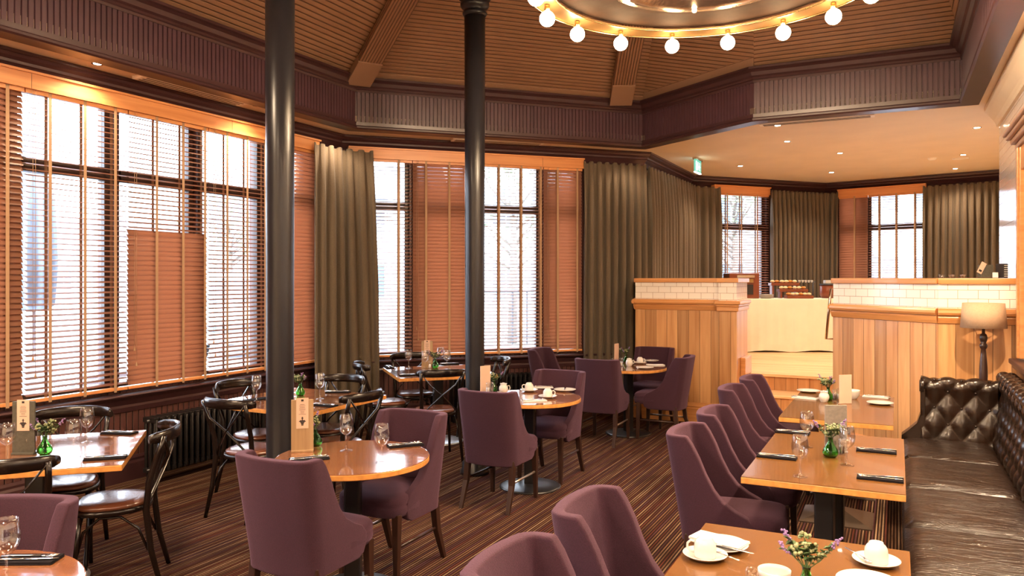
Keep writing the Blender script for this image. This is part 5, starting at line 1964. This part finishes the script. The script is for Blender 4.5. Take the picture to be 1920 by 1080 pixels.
# ================================================================== RAISED AREA
def build_raised():
    # buffet under a cloth, turned to face the opening
    o = at(1300, 650, 0.58)
    A = Vector((3.45 * CS - 12.25 * SN, 3.45 * SN + 12.25 * CS))
    root = thing('buffet_table', 'trestle buffet table under a floor-length cream cloth, behind the steps', 'table', (A.x, A.y, 0.58), YAW)
    L, D, H = 2.1, 0.54, 0.85
    m = MB(); m.box(0.02, L - 0.02, 0.02, D - 0.02, H - 0.04, H - 0.005); m.build('tabletop', M['oak_trim'], root)
    for x in (0.1, L - 0.1):
        for y in (0.08, D - 0.08):
            m = MB(); m.box(x - 0.02, x + 0.02, y - 0.02, y + 0.02, 0, H - 0.04); m.build('leg', M['black_metal'], root)
    m = MB()
    nx = 60
    per = []
    N = 120
    for k in range(N):
        s = k / N * (2 * (L + D))
        if s < L: p = (s, 0, 0, -1)
        elif s < L + D: p = (L, s - L, 1, 0)
        elif s < 2 * L + D: p = (2 * L + D - s, D, 0, 1)
        else: p = (0, 2 * (L + D) - s, -1, 0)
        per.append(p)
    rr = random.Random(2)
    zs = [H, H - 0.02, 0.6, 0.3, 0.018]
    rows = []
    for j, z in enumerate(zs):
        row = []
        for k, (x, y, nx_, ny_) in enumerate(per):
            f = (0, 0.2, 0.5, 0.8, 1.0)[j]
            wv = 0.012 * math.sin(k * 1.9) * f + 0.01 * f
            row.append(m.bm.verts.new((x + nx_ * wv, y + ny_ * wv, z - (0.012 * math.sin(k * 0.35) * f if j == 4 else 0))))
        rows.append(row)
    m.face(rows[0])
    for a, b in zip(rows[:-1], rows[1:]):
        for k in range(N):
            m.face([a[k], a[(k + 1) % N], b[(k + 1) % N], b[k]], True)
    c = m.build('tablecloth', M['white_cloth'], loc=(A.x, A.y, 0.58), rotz=YAW)
    tag(c, 'cream cloth hanging to the floor over the buffet', 'tablecloth')
    def on(x, y, z=0.0):
        p = Matrix.Rotation(YAW, 4, 'Z') @ Vector((x, y, 0))
        return (A.x + p.x, A.y + p.y, 0.58 + H + z + 0.002)
    def bx(px):  # local x on buffet front line for a pixel column
        return (px - 960) / FP * 12.6 - 3.45
    # toaster oven
    root = thing('toaster_oven', 'dark box oven at the left end of the buffet', 'oven', on(bx(1386), 0.25), YAW)
    m = MB(); m.box(-0.24, 0.24, -0.18, 0.18, 0.0, 0.40); m.build('body', M['tray'], root, bevel=0.01)
    m = MB(); m.box(-0.17, 0.14, -0.19, -0.18, 0.06, 0.22); m.build('door', M['ink'], root)
    m = MB(); m.box(-0.17, 0.14, -0.195, -0.18, 0.25, 0.31); m.build('panel', M['brass'], root)
    m = MB(); m.box(-0.12, 0.16, -0.20, -0.18, 0.33, 0.37); m.build('vent', M['chrome'], root)
    # plates stack
    for k in range(5):
        m = MB(); m.lathe([(0, 0), (0.07, 0), (0.115, 0.014), (0.117, 0.017), (0.07, 0.006), (0, 0.005)], 28)
        x, y, z = on(bx(1428), 0.12, 0.0 + k * 0.012)
        o = m.build('dinner_plate', M['white'], loc=(x, y, z)); tag(o, 'white plate in the stack beside the bread trays', 'plate', 'stack of plates on the buffet')
    # bread trays, stepped
    for k, (px, yy, z, wd) in enumerate(((1486, 0.08, 0.0, 0.42), (1480, 0.22, 0.10, 0.46), (1470, 0.36, 0.20, 0.46))):
        root = thing('bread_tray', ('lowest', 'middle', 'topmost')[k] + ' dark wooden tray of the stepped bread stand', 'tray', on(bx(px), yy, z), YAW, 'stepped bread trays')
        m = MB(); m.box(-wd / 2, wd / 2, -0.08, 0.08, 0.0, 0.045); m.build('tray', M['tray'], root, bevel=0.005)
        if k:
            m = MB(); m.box(-wd / 2 + 0.02, -wd / 2 + 0.05, -0.06, 0.06, -z, 0.0); m.box(wd / 2 - 0.05, wd / 2 - 0.02, -0.06, 0.06, -z, 0.0); m.build('support', M['tray'], root)
        rr = random.Random(k)
        for q in range(6):
            m = MB()
            x = -wd / 2 + 0.05 + q * (wd - 0.1) / 5
            m.sphere((0, 0, 0), 0.038, 12, 8, 0.62)
            p = on(bx(px) + x, yy + rr.uniform(-0.02, 0.02), z + 0.045 + 0.024)
            o = m.build('bread_roll' if k != 0 else 'pastry', M['bread'] if (q + k) % 3 else M['pastry'], loc=p)
            tag(o, ('pastry on the lowest buffet tray', 'bread roll on the middle buffet tray', 'bread roll on the topmost buffet tray')[k], 'bread', ('pastries on the lowest tray', 'rolls on the middle tray', 'rolls on the topmost tray')[k])
    # egg rack
    root = thing('egg_rack', 'thin wire rack holding small white cups on the buffet', 'rack', on(bx(1511), 0.36), YAW)
    m = MB(); m.tube([(-0.12, 0, 0.26), (0.16, 0, 0.26)], 0.006, 8); m.tube([(-0.12, 0, 0), (-0.12, 0, 0.26)], 0.006, 8); m.tube([(0.12, 0, 0), (0.12, 0, 0.26)], 0.006, 8)
    m.build('rail', M['iron'], root)
    for k in range(5):
        m = MB(); m.lathe([(0, 0.25), (0.014, 0.25), (0.02, 0.28), (0.018, 0.29), (0, 0.275)], 12, -0.10 + k * 0.05, 0, 0); m.build('egg_cup', M['white'], root)
    # pot with box on top
    root = thing('soup_kettle', 'dark round kettle near the right end of the buffet', 'kettle', on(bx(1548), 0.25), YAW)
    m = MB(); m.lathe([(0, 0), (0.10, 0), (0.13, 0.06), (0.13, 0.19), (0.12, 0.21), (0, 0.21)], 24); m.build('pot', M['tray'], root)
    m = MB(); m.lathe([(0, 0.21), (0.14, 0.21), (0.14, 0.225), (0.03, 0.235), (0, 0.235)], 24); m.build('lid', M['iron'], root)
    m = MB(); m.box(-0.06, 0.06, -0.05, 0.05, 0, 0.055)
    x, y, z = on(bx(1548), 0.25, 0.235); o = m.build('butter_box', M['paper_napkin'], loc=(x, y, z), rotz=YAW, bevel=0.006); tag(o, 'small white box resting on the kettle lid', 'box')
    # handrail frame by the right partition
    root = thing('handrail', 'polished metal loop handrail at the left edge of the right partition', 'handrail', (-0.60, 9.55, 0), 0)
    p = [(0.02, 0.0, 1.63), (-0.08, -0.05, 1.63), (-0.13, -0.05, 1.06), (0.02, 0.0, 1.06)]
    m = MB(); m.tube(p, 0.016, 8)
    m.tube([(0.02, 0, 1.6), (0.02, 0, 1.08)], 0.016, 8)
    m.build('loop', M['chrome'], root)
    m = MB(); m.tube([(0.02, 0.02, 0.60), (0.02, 0.0, 1.06)], 0.014, 8); m.build('post', M['chrome'], root)
    # on the right partition cap
    def cap(px): 
        w = Wall((0.31, 7.60), (0.90, 7.60))
        return 0.31 + w.s(px, 0.08)
    ZC = 1.754
    for px, lb in ((1766, 'leftmost small glass dish on the tiled partition top'), (1784, 'middle small glass dish on the tiled partition top'), (1805, 'rightmost small glass dish on the tiled partition top')):
        m = MB(); m.lathe([(0, 0), (0.013, 0), (0.015, 0.004), (0.026, 0.028), (0.0255, 0.0285), (0.014, 0.007), (0, 0.005)], 20)
        o = m.build('glass_dish', M['glass'], loc=(cap(px), 7.68, ZC)); tag(o, lb, 'dish', 'small dishes on the partition')
    root = thing('menu_holder', 'tilted card clipped to a dark box on the tiled partition top', 'menu', (cap(1847), 7.68, ZC), YAW)
    m = MB(); m.box(-0.045, 0.06, -0.02, 0.03, 0.0, 0.11); m.build('board', M['menu_green'], root, bevel=0.003)
    m = MB(); m.box(-0.022, 0.022, -0.003, 0.0, -0.05, 0.05, Matrix.Translation((-0.045, -0.025, 0.085)) @ Matrix.Rotation(R(28), 4, 'Y')); m.build('card', M['card'], root)
    m = MB(); m.box(-0.012, 0.012, -0.0042, -0.003, -0.035, -0.018, Matrix.Translation((-0.045, -0.025, 0.085)) @ Matrix.Rotation(R(28), 4, 'Y')); m.build('printing', M['ink'], root)
    m = MB(); m.box(-0.02, 0.02, -0.012, 0.012, 0, 0.045, Matrix.Rotation(-0.2, 4, 'X')); o = m.build('place_card', M['paper_napkin'], loc=(cap(1866), 7.67, ZC)); tag(o, 'small white card on the tiled partition top', 'card')
    root = thing('book_stack', 'dark spiral book leaning at the right end of the partition top', 'book', (cap(1879), 7.70, ZC), YAW)
    m = MB(); m.box(-0.02, 0.02, -0.05, 0.05, 0, 0.12); m.build('cover', M['ink'], root, bevel=0.003)
    m = MB(); 
    for z in range(6): m.box(-0.012, 0.02, -0.054, -0.05, 0.012 + z * 0.018, 0.018 + z * 0.018)
    m.build('binding', M['paper_napkin'], root)

def build_right_wall():
    # crown under the soffit and big timber casing on the right wall
    m = MB()
    z = SOFFIT
    prof = [(0.90, z - 0.20), (0.875, z - 0.20), (0.87, z - 0.17), (0.855, z - 0.14), (0.80, z - 0.07), (0.775, z - 0.045), (0.77, z - 0.002), (0.90, z - 0.002)]
    a = [m.bm.verts.new((u, -3.0, zz)) for u, zz in prof]; b = [m.bm.verts.new((u, 9.0, zz)) for u, zz in prof]
    for k in range(len(prof)):
        m.face([a[k], b[k], b[(k + 1) % len(prof)], a[(k + 1) % len(prof)]])
    m.face(a); m.face(b[::-1])
    structure(m.build('trim_cornice_right', M['plaster']))
    # timber framed opening: casing with head
    root = thing('door_1'); structure(root)
    va = 7.32
    m = MB(); m.box(0.855, 0.90, va - 0.14, va, 1.12, 2.78)
    m.box(0.84, 0.90, va - 0.10, va - 0.04, 1.12, 2.78)
    m.box(0.855, 0.90, va - 1.9, va - 1.76, 1.12, 2.78)
    m.box(0.86, 0.90, va - 1.9, va, 2.60, 2.78)
    structure(m.build('door_casing', M['oak_trim'], root, bevel=0.005))
    m = MB()
    for (o, z0, z1) in ((0.02, 2.78, 2.82), (0.05, 2.82, 2.86), (0.08, 2.86, 2.89), (0.10, 2.89, 2.92)):
        m.box(0.86 - o, 0.90, va - 1.92 - o, va + o * 0.8, z0, z1)
    structure(m.build('door_head', M['ceil_trim'], root, bevel=0.01))
    m = MB(); m.box(0.89, 0.90, va - 1.76, va - 0.14, 1.12, 2.60); structure(m.build('door_panel', M['plaster'], root))
    # dark dado rail above the sofa
    m = MB()
    m.box(0.86, 0.90, -3.0, 7.42, 0.0, 1.02); 
    m.box(0.835, 0.90, -3.0, 7.44, 1.02, 1.06)
    m.box(0.81, 0.90, -3.0, 7.46, 1.06, 1.10)
    structure(m.build('trim_dado_right', M['dark_paint'], bevel=0.008))

# ================================================================== OUTSIDE
def wp(px, Z, z=0.0):
    X = (px - 960.0) / FP * Z
    return (X * CS - Z * SN, X * SN + Z * CS, z)

def build_outside():
    m = MB(); m.box(-90, -6.3, -40, 90, -0.12, -0.1); m.box(-6.3, 60, 15.6, 90, -0.12, -0.1); structure(m.build('ground', M['pavement']))
    # buildings
    def house(px, Z, w, h, d, rot, label, rows=2, cols=4, mat='render_white'):
        x, y, z = wp(px, Z, -0.1)
        root = thing('house', label, 'building', (x, y, z), rot, 'houses across the road')
        m = MB(); m.box(-w / 2, w / 2, 0, d, 0, h); m.build('wall', M[mat], root)
        m = MB()
        v = [m.bm.verts.new(p) for p in ((-w / 2 - .3, -.3, h), (w / 2 + .3, -.3, h), (w / 2 + .3, d + .3, h), (-w / 2 - .3, d + .3, h), (-w / 2, d / 2, h + 2), (w / 2, d / 2, h + 2))]
        m.face([v[0], v[1], v[5], v[4]]); m.face([v[2], v[3], v[4], v[5]]); m.face([v[1], v[2], v[5]]); m.face([v[3], v[0], v[4]]); m.face([v[3], v[2], v[1], v[0]])
        m.build('roof', M['roof'], root)
        for r in range(rows):
            for c in range(cols):
                cx = -w / 2 + (c + 0.5) * w / cols
                cz = 1.0 + r * 2.9
                f = MB(); f.box(cx - 0.62, cx + 0.62, -0.06, 0.0, cz - 0.06, cz + 1.56)
                fo = f.build('window', M['alu'], root)
                g = MB(); g.box(cx - 0.52, cx - 0.03, -0.08, -0.05, cz, cz + 1.5); g.box(cx + 0.03, cx + 0.52, -0.08, -0.05, cz, cz + 1.5)
                g.build('pane', M['out_glass'], fo)
    house(120, 62, 18, 5.0, 8, YAW + 0.3, 'long low pale house beyond the leftmost window', 1, 7)
    house(450, 50, 7, 5.6, 7, YAW + 0.2, 'pale house far behind the white van', 2, 4, 'brick')
    house(700, 36, 6.5, 5.5, 6, YAW + 0.1, 'white two-storey house seen left of the closed back blind', 2, 3)
    house(985, 30, 6, 7.5, 6, YAW - 0.2, 'white house behind the iron railing', 2, 4)
    house(1370, 34, 5, 7.5, 6, YAW, 'grey stone house beyond the left bay window', 2, 3, 'brick')
    house(1700, 24, 6, 6.5, 6, YAW - 0.2, 'pale house with white windows beyond the right bay window', 2, 4)
    # van
    x, y, z = wp(430, 17.5, -0.1)
    root = thing('van', 'white van parked outside, seen through the open blind by the front column', 'van', (x, y, z), YAW + 0.12)
    prof = [(-0.1, 0.35), (-0.12, 0.75), (0.0, 1.0), (0.75, 1.18), (1.35, 1.85), (1.7, 2.0), (4.3, 2.0), (4.45, 1.8), (4.5, 0.35)]
    m = MB()
    a = [m.bm.verts.new((-0.88, p, q)) for p, q in prof]; b = [m.bm.verts.new((0.88, p, q)) for p, q in prof]
    for k in range(len(prof)):
        m.face([a[k], b[k], b[(k + 1) % len(prof)], a[(k + 1) % len(prof)]])
    m.face(a); m.face(b[::-1])
    m.build('body', M['car_paint'], root, bevel=0.08, bseg=3)
    m = MB()
    v = [m.bm.verts.new(p) for p in ((-0.75, 0.80, 1.26), (0.75, 0.80, 1.26), (0.68, 1.30, 1.82), (-0.68, 1.30, 1.82))]
    v2 = [m.bm.verts.new((p.co.x, p.co.y - 0.03, p.co.z + 0.03)) for p in v]
    m.face(v); m.face(v2[::-1])
    for k in range(4): m.face([v[k], v[(k + 1) % 4], v2[(k + 1) % 4], v2[k]])
    m.build('windscreen', M['out_glass'], root)
    m = MB(); m.box(-0.5, 0.5, -0.16, -0.09, 0.62, 0.82); m.build('radiator_grille', M['out_glass'], root, bevel=0.02)
    for sx in (-1, 1):
        m = MB(); m.box(sx * 0.72 - 0.13, sx * 0.72 + 0.13, -0.15, -0.06, 0.70, 0.88); m.build('headlamp', M['alu'], root, bevel=0.03)
        for yy in (0.75, 3.7):
            m = MB(); m.tube([(sx * 0.90, yy, 0.33), (sx * 0.70, yy, 0.33)], 0.33, 20); m.build('wheel', M['rubber'], root)
    # iron railing on a low terrace wall
    p0 = Vector(wp(905, 12.6)[:2]); p1 = Vector(wp(1060, 13.4)[:2])
    w = Wall(p0, p1)
    root = thing('railing', 'black iron railing outside the window right of the back column', 'railing', (p0.x, p0.y, -0.1), w.ang)
    m = MB(); m.box(0, w.len, -0.1, 0.1, 0, 0.75); m.build('low_wall', M['render_white'], root)
    m = MB(); m.box(0, w.len, -0.02, 0.02, 1.62, 1.66); m.box(0, w.len, -0.015, 0.015, 0.85, 0.88); m.build('rail', M['iron'], root)
    for k in range(int(w.len / 0.28) + 1):
        m = MB(); m.box(k * 0.28 - 0.012, k * 0.28 + 0.012, -0.012, 0.012, 0.75, 1.66 + (0.1 if k % 4 == 0 else 0)); m.build('baluster', M['iron'], root)
    # terrace furniture
    def b_ter():
        root = thing('terrace_chair')
        m = MB()
        for sx in (-1, 1):
            m.tube([(sx * 0.26, -0.26, 0), (sx * 0.25, -0.22, 0.44), (sx * 0.23, -0.30, 0.86)], 0.014, 8)
            m.tube([(sx * 0.26, 0.24, 0), (sx * 0.26, 0.22, 0.64), (sx * 0.26, -0.22, 0.66)], 0.014, 8)
        m.tube([(-0.23, -0.30, 0.86), (0, -0.34, 0.88), (0.23, -0.30, 0.86)], 0.014, 8)
        m.build('frame', M['alu'], root)
        m = MB()
        for k in range(8): m.box(-0.24, 0.24, -0.22 + k * 0.056, -0.18 + k * 0.056, 0.43, 0.445)
        m.build('seat', M['alu'], root)
        m = MB()
        for k in range(5): m.box(-0.23, 0.23, -0.30, -0.285, 0.52 + k * 0.07, 0.56 + k * 0.07)
        m.build('backrest', M['alu'], root)
        return root
    BUILDERS['terrace_chair'] = (b_ter, 'chair')
    spots = [(705, 11.3, 0.5, 'metal terrace chair outside, nearest the corner curtain'), (755, 12.9, 2.4, 'metal terrace chair outside, beside the closed back blind'), (470, 10.0, 2.0, 'metal terrace chair outside, in front of the white van'),
             (395, 10.9, 5.0, 'metal terrace chair outside, left of the white van'), (190, 8.4, 1.0, 'metal terrace chair outside the leftmost open pane'), (60, 9.3, 4.0, 'metal terrace chair outside, behind the dark menu board'),
             (150, 9.6, 2.8, 'metal terrace chair farther out beyond the leftmost open pane')]
    for px, Z, r, lb in spots:
        place('terrace_chair', wp(px, Z, -0.1), r, lb, 'metal terrace chairs')
    def b_tt():
        root = thing('terrace_table')
        m = MB(); m.lathe([(0, 0.70), (0.38, 0.70), (0.38, 0.725), (0, 0.725)], 28); m.build('tabletop', M['alu'], root)
        m = MB(); m.tube([(0, 0, 0), (0, 0, 0.70)], 0.03, 10); m.build('pedestal', M['alu'], root)
        m = MB(); m.lathe([(0, 0), (0.24, 0), (0.22, 0.02), (0, 0.03)], 20); m.build('base', M['alu'], root)
        return root
    BUILDERS['terrace_table'] = (b_tt, 'table')
    for px, Z, lb in ((135, 9.0, 'round metal terrace table outside the leftmost open pane'), (440, 9.3, 'round metal terrace table in front of the white van'), (725, 12.3, 'round metal terrace table outside the corner window')):
        place('terrace_table', wp(px, Z, -0.1), 0, lb, 'metal terrace tables')
    # furled awning canvas by the leftmost pane
    x, y, z = wp(62, 7.3, -0.1)
    root = thing('parasol', 'furled pale blue parasol outside the leftmost window pane', 'parasol', (x, y, z), 0)
    m = MB(); m.tube([(0, 0, 0), (0, 0, 3.5)], 0.025, 10); m.build('pole', M['alu'], root)
    m = MB()
    def fn(i, j):
        a = 2 * PI * i / 32
        z_ = (1.55, 1.6, 2.0, 2.6, 3.2, 3.45)[j]
        r = (0.10, 0.15, 0.17, 0.15, 0.07, 0.03)[j] * (1 + 0.22 * math.cos(a * 8))
        return (r * math.cos(a), r * math.sin(a), z_)
    m.grid(fn, 32, 6, close_u=True); m.build('canvas', M['canvas'], root, solid=0.004)
    # trees
    def tree(px, Z, h, r, label, seed):
        rr = random.Random(seed)
        x, y, z = wp(px, Z, -0.1)
        root = thing('tree', label, 'tree', (x, y, z), 0, 'trees outside the windows')
        m = MB(); m.tube([(0, 0, 0), (0.05, 0, h * 0.4), (0, 0.05, h * 0.7)], [0.14, 0.10, 0.05], 8)
        ends = []
        for k in range(16):
            a = rr.uniform(0, 2 * PI); zz = rr.uniform(0.35, 0.7) * h
            e = (r * rr.uniform(.4, 1) * math.cos(a), r * rr.uniform(.4, 1) * math.sin(a), min(h, zz + rr.uniform(0.4, 1.6)))
            m.tube([(0, 0, zz * 0.9), (e[0] * .5, e[1] * .5, zz + 0.2), e], [0.04, 0.025, 0.01], 5)
            ends.append(e)
        m.build('trunk', M['bark'], root)
        m = MB()
        for e in ends:
            for q in range(60):
                p = Vector(e) + Vector((rr.gauss(0, .45), rr.gauss(0, .45), rr.gauss(0, .4)))
                mt = Matrix.Translation(p) @ Matrix.Rotation(rr.uniform(0, PI), 4, 'Z') @ Matrix.Rotation(rr.uniform(0, PI), 4, 'X')
                v = [m.bm.verts.new(mt @ Vector(c)) for c in ((-0.07, 0, 0), (0, 0.04, 0.01), (0.07, 0, 0), (0, -0.04, 0.01))]
                m.face(v)
        m.build('leaves', M['tree_leaf'], root)
    tree(960, 20, 6.0, 1.8, 'leafy tree outside the window right of the back column', 4)
    tree(1375, 24, 6.5, 2.0, 'leafy tree outside the left bay window', 6)
    tree(430, 34, 6.5, 2.2, 'pale leafy tree beyond the white van', 9)

# ================================================================== ASSEMBLE
build_shell()
fascia()
build_windows()
build_partitions()
build_right_wall()
build_columns()
radiator((-5.70, 4.50), (-5.70, 6.1), 'black column radiator under the left windows behind the far left table', valve='c')
pA = WD.A + WD.d * 1.3 + Vector((WD.d.y, -WD.d.x)) * 0.24
pB = WD.A + WD.d * 2.62 + Vector((WD.d.y, -WD.d.x)) * 0.24
radiator((pA.x, pA.y), (pB.x, pB.y), 'black column radiator under the far window beside the back column')
build_sofa()
build_lamp()
build_tables()
build_chairs()
build_tableware()
build_chandelier()
build_fixtures()
build_raised()
build_outside()
